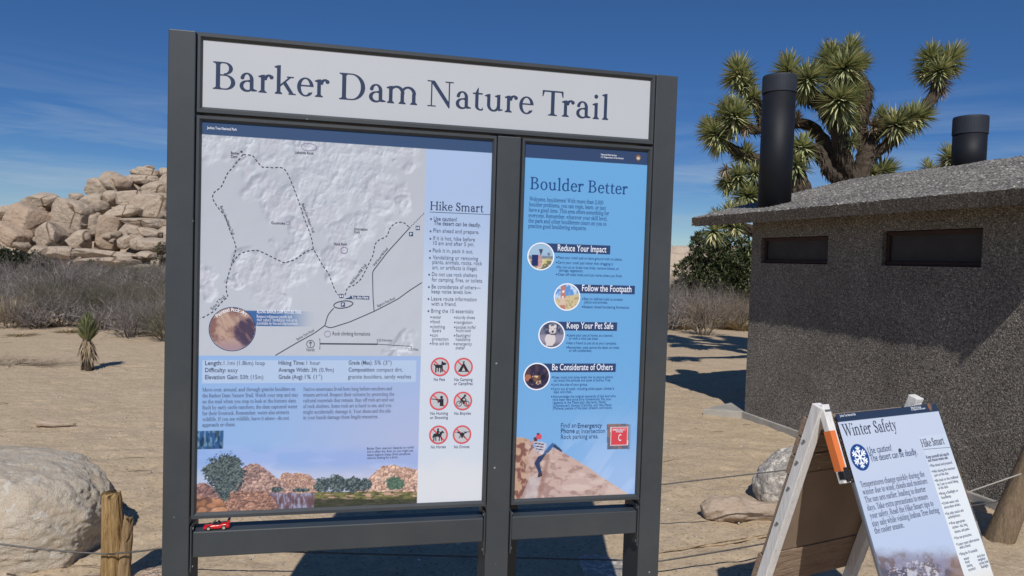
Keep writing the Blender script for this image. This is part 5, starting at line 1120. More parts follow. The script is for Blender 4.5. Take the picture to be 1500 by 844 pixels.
hs = [(1, 'Use caution!', 635.3, 669, 323, 1), (0, 'The desert can be deadly.', 635.3, 704, 330.4, 1), (1, 'Plan ahead and prepare.', 634.6, 701.8, 341, 0), (1, 'If it is hot, hike before', 634.4, 695.6, 352, 0), (0, '10 am and after 5 pm.', 634.4, 694.7, 359.2, 0), (1, 'Pack it in, pack it out.', 633.9, 692.5, 369.8, 0), (1, 'Vandalizing or removing', 633.7, 700.2, 380, 0), (0, 'plants, animals, rocks, rock', 633.3, 706, 387, 0), (0, 'art, or artifacts is illegal.', 633.2, 699.3, 394.7, 0), (1, 'Do not use rock shelters', 632.6, 698.4, 404.6, 0), (0, 'for camping, fires, or toilets.', 632.3, 707, 412.5, 0), (1, 'Be considerate of others—', 632.2, 704, 422.7, 0), (0, 'keep noise levels low.', 632, 691, 429.6, 0), (1, 'Leave route information', 631.6, 698, 440.2, 0), (0, 'with a friend.', 631.6, 668.5, 447.4, 0), (1, 'Bring the 10 essentials:', 631.5, 693.8, 457.9, 0)]
for d, t, x0, x1, y, bo in hs:
    MS.line('bullets', t, (x0, y), (x1, y + 1.2), .0133, 'sans', bool(bo))
    if d: MS.sdf('bullets', (x0 - 4, y - 2.2), .0030, s_ell(0, 0, 1, 1), .0011, 20)
for t, x0, x1, y, d in (('water', 633.3, 646.3, 466.5, 1), ('food', 633.3, 644, 473.3, 1), ('clothing', 633.3, 651.6, 480.7, 1), ('layers', 633.3, 646, 486.2, 0), ('sun', 633, 641, 493, 1), ('protection', 633, 656.8, 498.6, 0), ('first aid kit', 632.6, 657.7, 505.3, 1), ('sturdy shoes', 668, 695.6, 467, 1), ('navigation', 668, 691.6, 474.2, 1), ('pocket knife/', 668, 697, 481.3, 1), ('multi-tool', 668, 689.5, 486.3, 0), ('flashlight/', 667.6, 689.5, 493.7, 1), ('headlamp', 667.6, 689, 499.2, 0), ('emergency', 667.3, 691, 505.7, 1), ('shelter', 667.3, 680.8, 511.6, 0)):
    MS.line('bullets', t, (x0, y), (x1, y + .4), .0112)
    if d: MS.sdf('bullets', (x0 - 2, y - 2), .0024, s_ell(0, 0, 1, 1), .0011, 18)
# prohibition symbols
pict = {
 'dog': U(s_rect(-.5, .28, -.1, .22), s_cap(-.5, .15, -.62, .28, .06), s_rect(-.5, -.36, -.58, 0), s_rect(-.24, -.12, -.5, 0), s_rect(.02, .14, -.58, 0), s_rect(.18, .30, -.52, 0), s_poly([(.12, .2), (.2, .52), (.62, .42), (.66, .26), (.34, .18)]), s_cap(.2, .35, .22, .55, .07)),
 'tent': U(D(s_poly([(-.55, -.42), (0, .52), (.55, -.42)]), s_poly([(-.20, -.43), (0, .10), (.20, -.43)])), s_rect(-.62, .62, -.48, -.42), s_cap(0, .45, .08, .62, .035), s_cap(0, .45, -.08, .62, .035)),
 'hunter': U(s_ell(.26, .38, .15, .15), s_poly([(.08, .2), (.48, .2), (.48, -.55), (.1, -.55)]), s_cap(.2, .12, -.2, .1, .07), s_cap(.35, .1, -.1, -.12, .075), s_cap(-.78, .22, .1, .1, .035), s_cap(-.15, .12, .18, .08, .06)),
 'bike': U(D(s_ell(-.40, -.28, .30, .30), s_ell(-.40, -.28, .24, .24)), D(s_ell(.40, -.28, .30, .30), s_ell(.40, -.28, .24, .24)), s_cap(-.4, -.28, -.12, .02, .035), s_cap(-.12, .02, .32, .02, .035), s_cap(.4, -.28, .30, .1, .035), s_cap(.05, -.28, -.12, .02, .035), s_cap(.05, -.28, .3, .0, .03), s_cap(-.2, .12, .1, .42, .09), s_cap(.1, .42, .34, .14, .045), s_cap(-.18, .1, .1, -.02, .07), s_cap(.1, -.02, .05, -.28, .05), s_ell(.22, .58, .12, .12)),
 'horse': U(s_poly([(-.5, .0), (-.42, .16), (.25, .14), (.32, .0), (.2, -.18), (-.42, -.18)]), s_poly([(.1, .14), (.38, .46), (.60, .24), (.55, .17), (.44, .24), (.3, -.02)]), s_cap(-.45, -.1, -.5, -.6, .055), s_cap(-.3, -.1, -.26, -.6, .05), s_cap(.12, -.1, .08, -.6, .05), s_cap(.25, -.1, .36, -.58, .05), s_cap(-.48, .08, -.6, -.25, .05), s_cap(-.1, .15, -.08, .42, .10), s_ell(-.06, .60, .10, .11), s_cap(-.06, .4, .18, .26, .04), s_cap(-.05, .12, .04, -.2, .055)),
 'drone': U(s_ell(0, .02, .24, .16), s_cap(0, .05, -.46, .24, .05), s_cap(0, .05, .46, .24, .05), s_rect(-.78, -.16, .26, .31), s_rect(.16, .78, .26, .31), s_cap(-.12, -.05, -.32, -.34, .035), s_cap(.12, -.05, .32, -.34, .035), s_ell(0, -.24, .12, .10), s_rect(-.07, .07, .1, .26)),
}
slash = U(D(s_ell(0, 0, 1, 1), s_ell(0, 0, .83, .83)), s_cap(-.62, .62, .62, -.62, .075))
for nm, x, y in (('dog', 644.5, 537.4), ('tent', 679, 537.8), ('hunter', 643, 587.2), ('bike', 678, 587.4), ('horse', 642.3, 637), ('drone', 676.8, 636.6)):
    MS.sdf('disc', (x, y), .0306, s_ell(0, 0, 1, 1), .0005, 80); MS.sdf('slash', (x, y), .0314, slash, .0009, 120, True, 1.06); MS.sdf('pict', (x, y), .0314, pict[nm], .0014, 130, True, 1.0)
for t, x0, x1, y in (('No Pets', 635.3, 651.6, 557.8), ('No Camping', 665.4, 692, 558), ('or Campfires', 664.8, 692.2, 564), ('No Hunting', 630.3, 656, 607.4), ('or Shooting', 629.8, 656, 613.6), ('No Bicycles', 665.4, 689.5, 607.4), ('No Horses', 631, 653, 656.6), ('No Drones', 665, 687.6, 656.4)): MS.line('bullets', t, (x0, y), (x1, y), .0098, 'sans', True)
MS.finish(ms, dict(trails=M['ink_map'], rings=M['ink_purple'], boxes=M['ink_navy'], white=M['ink_white'], small=M['ink_map'], facts=M['ink_list'], body=M['ink_body'], heads=M['ink_title'], bullets=M['ink_list'], disc=M['paper'], slash=M['ink_red'], pict=M['ink_black']),
  dict(trails='trail_lines', rings='climbing_rings', boxes='map_boxes', white='white_lettering', small='map_lettering', facts='fact_lettering', body='body_lettering', heads='heading_lettering', bullets='bullet_lettering', disc='symbol_discs', slash='prohibition_rings', pict='pictograms'))
# --- right sheet
def c8(pts): return [(750 + x / 4.22, 200 + y / 4.22) for x, y in pts]
def c9(pts): return [(750 + x / 4.22, 380 + y / 4.22) for x, y in pts]
def c10(pts): return [(740 + x / 2.971, 560 + y / 2.971) for x, y in pts]
circ = [(c8([(178, 742)])[0], 1), (c9([(340, 233)])[0], 2), (c9([(245, 466)])[0], 3), (c9([(153, 724)])[0], 4)]
RC = 18.6 / 412
def boulder_art(X, Y, Ug, Vg):
    fu = (Ug - BLx) / (WR - BLx); fv = (Vg - .7851) / 1.21
    c = over(np.zeros(X.shape + (3,)) + np.array((108, 169, 220.)), (124, 174, 224), sstep(.5, .05, fv)); c = over(c, (168, 194, 234), .75 * sstep(.28, .02, fv) * sstep(.2, .9, fu))
    s = 7.033; lx, ly = (X - 760) * s, (Y - 620) * s
    c = over(c, (176, 202, 240), .5 * sstep(.56, .66, fbm((lx + ly * .7) / 160, ly / 900, None, 14, 3)) * sstep(.3, .05, fv))
    rk = ly > ridge_line([(-60, 140), (60, 152), (110, 172), (190, 300), (330, 255), (380, 268), (470, 310), (600, 385), (740, 470), (860, 560), (960, 620), (1100, 712), (1140, 735), (1300, 742)], lx, 3, 3, .02)
    rc = over(np.zeros(X.shape + (3,)) + np.array((196, 172, 164.)), (158, 130, 122), .8 * sstep(.5, .68, fbm(lx / 70, ly / 42, None, 21, 5))); rc = over(rc, (216, 200, 190), .6 * sstep(.5, .7, fbm(lx / 160 + 3, ly / 60, None, 22, 4)))
    rc = over(rc, (190, 158, 132), sstep(150, 20, lx) * .8); rc = over(rc, (124, 84, 78), sstep(.46, .62, fbm(lx / 46, ly / 60, None, 23, 4)) * sstep(230, 90, lx - (ly - 300) * -.12) * .9)
    rc = over(rc, (150, 116, 108), .7 * sstep(40, 0, np.abs(lx - (290 - (ly - 400) * .22))) * sstep(280, 420, ly)); rc = over(rc, (196, 190, 196), .6 * inpoly(lx, ly, [(110, 560), (190, 510), (230, 560), (170, 780), (20, 780)]))
    c = np.where((rk & (fv < .3))[..., None], rc, c)
    def P(poly, col): 
        nonlocal c; c = np.where(inpoly(lx, ly, poly)[..., None], np.array(col, float), c)
    P([(90, 215), (160, 165), (185, 190), (120, 225)], (196, 150, 140)); P([(150, 150), (185, 140), (190, 200), (160, 200)], (70, 60, 74))
    P([(155, 190), (230, 190), (280, 210), (285, 240), (255, 290), (190, 300)], (196, 192, 206)); c = np.where((inpoly(lx, ly, [(160, 195), (230, 192), (260, 215), (250, 285), (190, 298)]) & (np.sin((ly - lx * .15) / 4.6) > .35))[..., None], np.array((70, 64, 82.)), c)
    P([(195, 300), (245, 278), (275, 300), (235, 325)], (206, 202, 212)); P([(265, 290), (345, 200), (375, 215), (440, 275), (452, 300), (430, 292), (350, 245), (310, 300), (245, 330)], (70, 104, 150))
    P([(375, 215), (440, 275), (452, 300), (425, 290), (352, 240)], (52, 66, 100)); P([(240, 325), (285, 315), (215, 415), (240, 520), (205, 520), (160, 415), (195, 345)], (50, 66, 102)); P([(195, 520), (240, 520), (242, 548), (192, 560)], (72, 58, 64))
    c = np.where((np.hypot(lx - 207, (ly - 138) * .95) < 30)[..., None], np.array((206, 84, 102.)), c); c = np.where((np.hypot(lx - 198, ly - 110) < 11)[..., None], np.array((60, 44, 66.)), c)
    # emergency phone picture
    ph = inpoly(lx, ly, [(908, 10), (1155, 8), (1148, 268), (910, 268)]); pc = over(np.zeros(X.shape + (3,)) + np.array((140, 116, 110.)), (96, 104, 128), sstep(.4, .6, fbm(lx / 28, ly / 60, None, 31, 4))); pc = over(pc, (120, 170, 214), .8 * sstep(1120, 1140, lx))
    c = np.where(ph[..., None], pc, c); P([(945, 38), (1125, 34), (1122, 228), (942, 232)], (236, 214, 220)); P([(952, 46), (1118, 42), (1115, 221), (950, 224)], (212, 74, 84))
    for (px, py), k in circ:
        cc = kplane.uv(px, py); dx, dy = (Ug - cc[0]) / RC, (Vg - cc[1]) / RC; q = np.hypot(dx, dy); n1 = fbm(dx * 3 + k * 9, dy * 3, None, 50 + k, 4)
        if k == 1:
            a = over(np.zeros(X.shape + (3,)) + np.array((158, 190, 216.)), (120, 132, 150), sstep(.1, .0, dy)); a = over(a, (216, 206, 170), sstep(-.1, -.3, dy + .4 * (n1 - .5))); a = over(a, (200, 190, 120), .7 * (np.hypot(dx - .6, dy + .5) < .4)); a = over(a, (88, 92, 88), .8 * sstep(.5, .6, n1) * (dy < -.3))
            a = over(a, (196, 150, 152), ((np.abs(dx + .12) < .22) & (dy < .1) & (dy > -.8)) * .8); a = over(a, (38, 50, 104), (dx > -.66) & (dx < -.22) & (dy > -.7) & (dy < .1)); a = over(a, (70, 74, 96), (np.abs(dx - .0) < .06 + .3 * (dy - .2) * (dy > .2)) & (dy > .1) & (dy < .55)); a = over(a, (120, 124, 140), (np.hypot(dx - .62, dy - .2) < .12))
        elif k == 2:
            a = over(np.zeros(X.shape + (3,)) + np.array((96, 150, 214.)), (196, 216, 236), sstep(.5, .65, n1)); a = over(a, (206, 192, 150), sstep(.12, -.02, dy + .25 * (n1 - .5) - .25 * dx)); a = over(a, (160, 146, 116), .7 * sstep(.5, .64, fbm(dx * 7, dy * 7, None, 88, 3)) * (dy < .0)); a = over(a, (184, 128, 116), (np.abs(dx + .33) < .20) & (dy > -.95) & (dy < .86)); a = over(a, (214, 190, 178), (np.abs(dx + .33) < .20) & (dy < -.1) & (dy > -.6))
            a = over(a, (240, 226, 224), (np.hypot(dx + .3, dy - .42) < .10) | (np.hypot(dx + .34, dy + .02) < .08))
        elif k == 3:
            a = over(np.zeros(X.shape + (3,)) + np.array((112, 118, 140.)), (66, 72, 100), sstep(.42, .58, fbm(dx * 5, dy * 5, None, 86, 3)) * (dy > .05)); a = over(a, (150, 146, 166), sstep(.1, -.1, dy)); a = over(a, (84, 84, 100), sstep(-.4, -.9, dy) * .7)
            body = (np.hypot((dx + .1) / .42, (dy + .36) / .46) < 1) | ((np.abs(dx + .14) < .27) & (dy < -.2) & (dy > -.86)) | (np.hypot((dx - .06) / .28, (dy - .36) / .30) < 1) | ((np.abs(np.abs(dx - .06) - .2) < .08) & (dy > .5) & (dy < .74)); a = over(a, (214, 208, 208), body); a = over(a, (74, 64, 72), (np.hypot(dx - .08, dy - .24) < .10) | (np.hypot(dx + .06, dy - .44) < .04) | (np.hypot(dx - .20, dy - .44) < .04)); a = over(a, (58, 56, 78), (np.abs(dy - .04 + .1 * dx) < .04) & (np.abs(dx) < .3))
        else:
            a = over(np.zeros(X.shape + (3,)) + np.array((52, 48, 76.)), (150, 104, 70), sstep(.5, .0, np.hypot(dx + .05, (dy + .15) * 1.3)) * .8 + .3 * (n1 > .6)); a = over(a, (226, 196, 150), sstep(.66, .76, fbm(dx * 4, dy * 5, None, 84, 3)) * (np.abs(dy + .2) < .42)); a = over(a, (170, 110, 90), np.hypot(dx + .7, dy + .1) < .26); a = over(a, (36, 34, 52), (np.hypot(dx + .45, dy + .3) < .16) | (np.hypot(dx - .5, dy + .05) < .2) | (np.hypot(dx - .2, dy - .2) < .12))
        c = np.where((q < .97)[..., None], a, c)
    vn = kplane.uv(860, 236.2)[1]; c = np.where((Vg > vn)[..., None], np.array((52, 72, 108.)), c)
    return c
bs_ = art_sheet('boulder_sheet', kplane, BLx - .002, WR + .002, .7835, 1.997, .0022, boulder_art, k_loc, M['art'], kiosk)
BS = Sheet(kplane, k_loc)
BS.line('heads', 'Boulder', (776.4, 277), (854.6, 281), .0405, 'serif'); BS.line('heads', 'Better', (861.4, 281.3), (919.2, 285.2), .0405, 'serif')
def c11(x, y): return (765 + x / 8.333, 250 + y / 8.333)
for t, a, b_ in (('Welcome, boulderers! With more than 2,000', (85, 372), (988, 408)), ('boulder problems, you can train, learn, or just', (82, 434), (1018, 477)), ('have a good time. This area offers something for', (78, 498), (1057, 545)), ('everyone. Remember, whatever your skill level,', (76, 566), (1035, 611)), ('the park and other boulderers count on you to', (74, 633), (1025, 672)), ('practice good bouldering etiquette.', (72, 699), (782, 723))): BS.line('body', t, c11(*a), c11(*b_), .0136, 'serif')
boxes = [(c8([(178, 658), (608, 676), (606, 730), (178, 713)]), 'Reduce Your Impact', c8([(282, 706), (582, 718)])), (c9([(340, 153), (760, 164), (758, 217), (340, 206)]), 'Follow the Footpath', c9([(432, 195), (737, 204)])), (c9([(245, 385), (650, 390), (648, 443), (245, 437)]), 'Keep Your Pet Safe', c9([(338, 426), (625, 431)])), (c9([(153, 643), (642, 645), (640, 698), (153, 695)]), 'Be Considerate of Others', c9([(247, 683), (622, 686)]))]
for (pts, t, ln), ((px, py), k) in zip(boxes, circ):
    uv = [kplane.uv(*p) for p in pts]; v1, v0 = (uv[0][1] + uv[1][1]) / 2, (uv[2][1] + uv[3][1]) / 2; cc = kplane.uv(px, py)
    xr = uv[1][0]; arc = [(cc[0] + RC * 1.02 * math.cos(t_), cc[1] + RC * 1.02 * math.sin(t_)) for t_ in np.linspace(math.asin(np.clip((v1 - cc[1]) / RC / 1.02, -1, 1)), math.asin(np.clip((v0 - cc[1]) / RC / 1.02, -1, 1)), 10)]
    BS.shape('boxes', arc + [(xr, v0), (xr, v1)], .0006, False); BS.line('white', t, *ln, .0225, 'sans', True)
    BS.sdf('white', cc, RC * 1.05, D(s_ell(0, 0, 1, 1), s_ell(0, 0, .91, .91)), .0009, 110, False, 1.06)
bl = [(c8, 282, 752, 680, 770, 'Place your crash pad on bare ground with no plants.', 1), (c8, 282, 784, 625, 797, 'Carry your crash pad rather than dragging it.', 1), (c8, 284, 812, 660, 827, 'Do not cut or break tree limbs, remove lichens, or', 1), (c8, 290, 834, 440, 839, 'damage vegetation.', 0), (c9, 282, 98, 682, 112, 'Clean off chalk holds and tick marks when you finish.', 1),
 (c9, 444, 249, 683, 257, 'Stay on defined trails to protect', 1), (c9, 448, 270, 590, 275, 'plants and animals.', 0), (c9, 442, 299, 725, 306, 'Respect closed bouldering formations.', 1), (c9, 348, 474, 622, 480, 'Leave your pet at home, at a kennel,', 1), (c9, 352, 494, 535, 498, 'or with a local pet sitter.', 0), (c9, 346, 522, 645, 528, 'Ask a friend to pet sit at your campsite.', 1), (c9, 346, 549, 660, 555, 'Remember, pets cannot be taken on trails', 1), (c9, 352, 569, 492, 573, 'or left unattended.', 0),
 (c9, 256, 733, 622, 737, 'Keep music and noise levels low to ensure others', 1), (c9, 257, 752, 610, 756, 'can enjoy the solitude and quiet of Joshua Tree.', 0), (c9, 253, 779, 467, 782, 'Limit the size of your group.', 1), (c9, 252, 805, 630, 808, "Carry out all trash, including toilet paper, climber's", 1), (c9, 256, 825, 370, 827, 'tape, and chalk.', 0),
 (c10, 207, 66, 480, 66, 'Acknowledge the original stewards of the land who', 1), (c10, 207, 79, 462, 79, 'have been here since time immemorial. Pay your', 0), (c10, 207, 92, 437, 92, "respects to the Maara'yam (Serrano), Nüwü", 0), (c10, 207, 105, 463, 105, "(Chemehuevi), Kawiya (Cahuilla), and 'Aha Macav", 0), (c10, 207, 117, 465, 117, '(Mohave) people of the past, present, and future.', 0)]
for f_, x0, y0, x1, y1, t, d in bl:
    a, b_ = f_([(x0, y0), (x1, y1)]); BS.line('bullets', t, a, b_, .0092, 'sans', False)
    if d: BS.sdf('bullets', (a[0] - 1.6, a[1] - 1.3), .0022, s_ell(0, 0, 1, 1), .0011, 16)
for t, x0, x1, y, bo in (('Find an', 242, 309, 197, 0), ('Emergency', 315, 421, 197.5, 1), ('Phone', 242, 302, 221, 1), ('at Intersection', 308, 434, 221.5, 0), ('Rock parking area.', 242, 405, 245.5, 0)): BS.line('notice', t, *c10([(x0, y), (x1, y)]), .0165, 'sans', bool(bo))
for t, x0, x1, y, cp_ in (('EMERGENCY', 966, 1106, 76, .0072), ('PHONE', 1000, 1072, 96, .0068), ('C', 1022, 1052, 182, .0245)): BS.line('white', t, (760 + x0 / 7.033, 620 + y / 7.033), (760 + x1 / 7.033, 620 + y / 7.033), cp_, 'sans', True)
BS.line('white', 'National Park Service', *c8([(549, 116), (646, 124)]), .0062, 'sans', True); BS.line('white', 'U.S. Department of the Interior', *c8([(549, 131), (690, 143)]), .0062, 'sans', True)
ah = s_poly([(-.62, .55), (-.2, .86), (0, 1.0), (.2, .86), (.62, .55), (.72, .1), (.45, -.45), (.12, -.8), (0, -1.0), (-.14, -.72), (-.5, -.4), (-.72, .1)])
ax = c8([(780, 134)])[0]; BS.sdf('crest', ax, .0132, ah, .0008, 60); BS.sdf('crest2', ax, .0106, U(N(ah, below(.05), above(-.5)), s_poly([(-.5, .05), (-.1, .6), (.1, .25), (.3, .5), (.55, .05)])), .0012, 60)
BS.finish(bs_, dict(heads=M['ink_blue'], body=M['ink_blue'], boxes=M['ink_navy'], white=M['ink_white'], bullets=M['ink_blue'], notice=M['ink_navy'], crest=basic('crest_brown', (.22, .11, .06), .4), crest2=basic('crest_pale', (.55, .50, .42), .4)),
  dict(heads='heading_lettering', body='body_lettering', boxes='title_boxes', white='white_lettering', bullets='bullet_lettering', notice='notice_lettering', crest='park_crest', crest2='crest_scene'))

# ------------------------------------------------------------------ toy car on the left rail
q = ray(314.5, 780.5); tt = np.linspace(1.5, 3.5, 4000); pts = np.array([0, 0, EYE])[None] + tt[:, None] * q[None]; kk = np.argmin(np.abs(pts[:, 2] - .7275)); cpos = pts[kk]
u_ = (cpos - KO) @ KU; cpos = KO + KU * u_ + KN * .020
car = empty('toy_car', (cpos[0], cpos[1], .7266), YAW + R(2)); tag(car, 'tiny red open top toy sports car parked on the left rail of the trail sign', 'toy car')
CL = .079
M['car_red'] = basic('glossy_red_paint', (.58, .012, .016), .22, 0, .6, .04, 20); M['car_dark'] = basic('dark_plastic', (.02, .015, .015), .4); M['car_glass'] = basic('smoked_windscreen', (.03, .035, .04), .08, 0, .6); M['rubber'] = basic('black_rubber', (.014, .014, .014), .7); M['chrome'] = basic('silver_rim', (.62, .66, .58), .3, .6)
b = MB(); prof = [(-.5, .20, .30, .36), (-.47, .10, .36, .42), (-.38, .09, .40, .45), (-.26, .09, .47, .46), (-.14, .09, .53, .46), (-.02, .09, .52, .45), (.10, .09, .52, .45), (.20, .09, .60, .47), (.34, .09, .62, .47), (.44, .11, .60, .46), (.49, .18, .52, .42)]
W2, HH = CL * .44, CL * .40; n = 10; vv = []
for x, z0, z1, w2 in prof:
    for k in range(n):
        t = 2 * math.pi * k / n + math.pi / n; cx_, sz = math.cos(t), math.sin(t); e_ = lambda a: math.copysign(abs(a) ** .45, a)
        vv.append((x * CL, e_(cx_) * w2 * W2 * (1 if sz < 0 else .93), (z0 + (z1 - z0) * (e_(sz) * .5 + .5)) * HH))
f = [(i * n + k, i * n + (k + 1) % n, (i + 1) * n + (k + 1) % n, (i + 1) * n + k) for i in range(len(prof) - 1) for k in range(n)] + [tuple(range(n - 1, -1, -1)), tuple((len(prof) - 1) * n + k for k in range(n))]
b.add(vv, f); body = b.build('body', M['car_red'], car, True)
b = MB(); b.box(-.10 * CL, .16 * CL, -.15 * CL, .15 * CL, .49 * HH, .57 * HH); b.build('cockpit', M['car_dark'], car, bevel=.001)
b = MB(); b.add([(-.20 * CL, -.15 * CL, .52 * HH), (-.20 * CL, .15 * CL, .52 * HH), (-.06 * CL, .12 * CL, .80 * HH), (-.06 * CL, -.12 * CL, .80 * HH), (-.185 * CL, -.15 * CL, .52 * HH), (-.185 * CL, .15 * CL, .52 * HH), (-.045 * CL, .12 * CL, .80 * HH), (-.045 * CL, -.12 * CL, .80 * HH)], [(0, 1, 2, 3), (7, 6, 5, 4), (0, 4, 5, 1), (1, 5, 6, 2), (2, 6, 7, 3), (3, 7, 4, 0)]); b.build('windscreen', M['car_glass'], car)
b = MB()
for s in (-1, 1): b.box(.02 * CL, .10 * CL, s * .07 * CL - .05 * CL, s * .07 * CL + .05 * CL, .54 * HH, .72 * HH)
b.build('seats', M['car_dark'], car, bevel=.001)
b = MB(); b.box(.40 * CL, .50 * CL, -.20 * CL, .20 * CL, .84 * HH, .89 * HH)
for s in (-1, 1): b.add([(.36 * CL, s * .19 * CL, .58 * HH), (.46 * CL, s * .19 * CL, .58 * HH), (.50 * CL, s * .19 * CL, .85 * HH), (.43 * CL, s * .19 * CL, .85 * HH), (.36 * CL, s * .17 * CL, .58 * HH), (.46 * CL, s * .17 * CL, .58 * HH), (.50 * CL, s * .17 * CL, .85 * HH), (.43 * CL, s * .17 * CL, .85 * HH)], [(0, 1, 2, 3), (7, 6, 5, 4), (0, 4, 5, 1), (1, 5, 6, 2), (2, 6, 7, 3), (3, 7, 4, 0)])
b.build('spoiler', M['car_red'], car)
for x in (-.29, .28):
    for s in (-1, 1):
        r_ = .088 * CL; b = MB(); b.tube([(x * CL, s * .205 * CL - .03 * CL * s, r_), (x * CL, s * .225 * CL, r_)], r_, 18); wo = b.build('wheel', M['rubber'], car)
        b = MB(); b.tube([(x * CL, s * .222 * CL, r_), (x * CL, s * .231 * CL, r_)], r_ * .6, 14); b.build('rim', M['chrome'], wo)

# ================================================================== FOLDING WINTER SIGN (local x along its width, y backwards, z up)
AT = np.array([1.1882, 2.5906, 1.0834]); AY, AL = R(27.093), R(22.855)
afr = empty('folding_sign', (AT[0], AT[1], gzf(AT[0], AT[1])), AY); tag(afr, 'white wooden folding sandwich board with a printed winter notice standing on the sand', 'folding sign')
AZ = AT[2] - afr.location.z
aU = np.array([math.cos(AY), math.sin(AY), 0]); aF = np.array([math.sin(AY), -math.cos(AY), 0]); aV = aF * math.sin(AL) + np.array([0, 0, -math.cos(AL)])
ca, sa = math.cos(AL), math.sin(AL)
def a_loc(u, t, lift=0.0):
    """u across, t down the front slope, lift in front of it"""
    y = -sa * np.asarray(t) - ca * lift; z = AZ - ca * np.asarray(t) + sa * lift * -1 * -1
    if np.ndim(u): return np.stack([u, y, z], -1)
    return (u, float(y), float(z))
aplane = Plane(AT, aU, aV)
def slab(name, u0, u1, t0, t1, l0, l1, m, par=afr, bev=0):
    b = MB(); v = [a_loc(u, t, l) for u in (u0, u1) for t in (t0, t1) for l in (l0, l1)]
    b.add(v, [(0, 1, 3, 2), (4, 6, 7, 5), (0, 4, 5, 1), (2, 3, 7, 6), (0, 2, 6, 4), (1, 5, 7, 3)]); return b.build(name, m, par, bevel=bev)
AW, AH = .61, .925
TLEG = (AZ + .02) / ca
for u, u2 in ((-.038, .055), (.512, .52)):
    slab('front_leg', u, u + .036, -.032, .25, -.032, -.006 if u < 0 else -.020, M['white_wood'], afr, .003); slab('front_leg_foot', u2, u2 + .036, .252, TLEG, -.052, -.020, M['white_wood'], afr, .003)
slab('crossbar', .005, AW - .015, .86, .93, -.055, -.022, M['white_wood'], afr, .002)
slab('backing_board', .012, AW - .006, .015, .90, -.018, -.006, M['plywood'], afr)
slab('acrylic_cover', -.004, AW + .004, -.006, AH, -.0055, -.0015, M['acrylic'], afr)
slab('edge_strip', -.006, .0035, .252, AH, -.005, .004, M['steel'], afr)
lx_ = lambda X, Y: ((X - 1260) * 7.5, (Y - 780) * 7.5)
def winter_art(X, Y, Ug, Tg):
    c = over(np.zeros(X.shape + (3,)) + np.array((192, 203, 221.)), (180, 196, 221), sstep(.1, .6, Tg))
    s0 = aplane.uv(1354, 664)[0]; col = over(np.zeros(X.shape + (3,)) + np.array((196, 208, 224.)), (222, 228, 231), sstep(.15, .35, Tg)); col = over(col, (226, 196, 158), sstep(.60, .78, Tg))
    lx, ly = lx_(X, Y); base = c
    m_ = sstep(150, 330, ly + 120 * (fbm(lx / 160, ly / 120, None, 41, 4) - .5)); pic = over(np.zeros(X.shape + (3,)) + np.array((140, 138, 158.)), (92, 88, 104), sstep(.4, .62, fbm(lx / 120, ly / 90, None, 42, 4)) * sstep(300, 420, ly)); pic = over(pic, (112, 98, 98), sstep(.5, .7, fbm(lx / 60, ly / 60, None, 44, 4)) * .8)
    pic = over(pic, (206, 208, 216), sstep(.035, .0, np.abs(fbm(lx / 90 + 2 * fbm(lx / 200, ly / 200, None, 46, 2), ly / 60, None, 45, 3) - .5)) * (np.hypot((lx - 620) / 330, (ly - 520) / 210) < 1)); pic = over(pic, (196, 198, 206), .85 * sstep(.5, .62, fbm(lx / 50, ly / 90, None, 47, 4)) * (np.hypot((lx - 640) / 220, (ly - 470) / 110) < 1))
    pic = over(pic, (150, 120, 96), sstep(900, 1100, lx) * .6); c = over(c, pic, m_)
    c = np.where((Ug > s0)[..., None], np.where((Tg > aplane.uv(1375, 650)[1] - .035)[..., None], over(col, (168, 156, 150), .0 * m_), c), c)
    c = np.where((Tg < .0375)[..., None], np.array((44, 58, 82.)), c); return c
ws_ = art_sheet('winter_sheet', aplane, .008, AW - .008, .008, AH - .01, .0026, winter_art, a_loc, M['art'], afr)
WS = Sheet(aplane, a_loc)
def cA(x, y): return (1200 + x / 3.8375, 580 + y / 3.8375)
def cB(x, y): return (1200 + x / 2.973, 560 + y / 2.973)
WS.line('dark', 'Winter', cA(140, 227), cA(300, 212), .045, 'serif'); WS.line('dark', 'Safety', cA(316, 207), cA(441, 194), .045, 'serif')
WS.line('blue', 'Use caution!', cA(278, 326), cA(410, 309), .026); WS.line('blue', 'The desert can be deadly.', cA(290, 367), cA(554, 334), .026)
for t, a, b_ in (('Temperatures change quickly during the', (233, 507), (597, 460)), ('winter due to wind, clouds and moisture.', (246, 552), (614, 496)), ('The sun sets earlier, leading to shorter', (258, 595), (603, 543)), ('days. Take extra precautions to ensure', (272, 640), (615, 585)), ('your safety. Read the Hike Smart tips to', (286, 686), (645, 622)), ('stay safe while visiting Joshua Tree during', (300, 730), (678, 660)), ('the cooler season.', (313, 773), (480, 742))): WS.line('body', t, cA(*a), cA(*b_), .0205, 'serif')
WS.line('dark', 'Hike Smart', cA(579, 287), cA(706, 273), .030, 'serif'); WS.stroke('dark', [cA(585, 301), cA(738, 289)], .0013)
sc_ = cA(228, 345); WS.sdf('disc', sc_, .0475, s_ell(0, 0, 1, 1), .0008, 90)
arms = []
for k in range(6):
    t = k * math.pi / 3 + math.pi / 6; cx, sx = math.cos(t), math.sin(t); arms.append(s_cap(0, 0, .78 * cx, .78 * sx, .062))
    for r_, L in ((.34, .26), (.56, .24)):
        for sg in (-1, 1): a2 = t + sg * .9; arms.append(s_cap(r_ * cx, r_ * sx, r_ * cx + L * math.cos(a2), r_ * sx + L * math.sin(a2), .055))
WS.sdf('flake', sc_, .0475, U(*arms), .0012, 130)
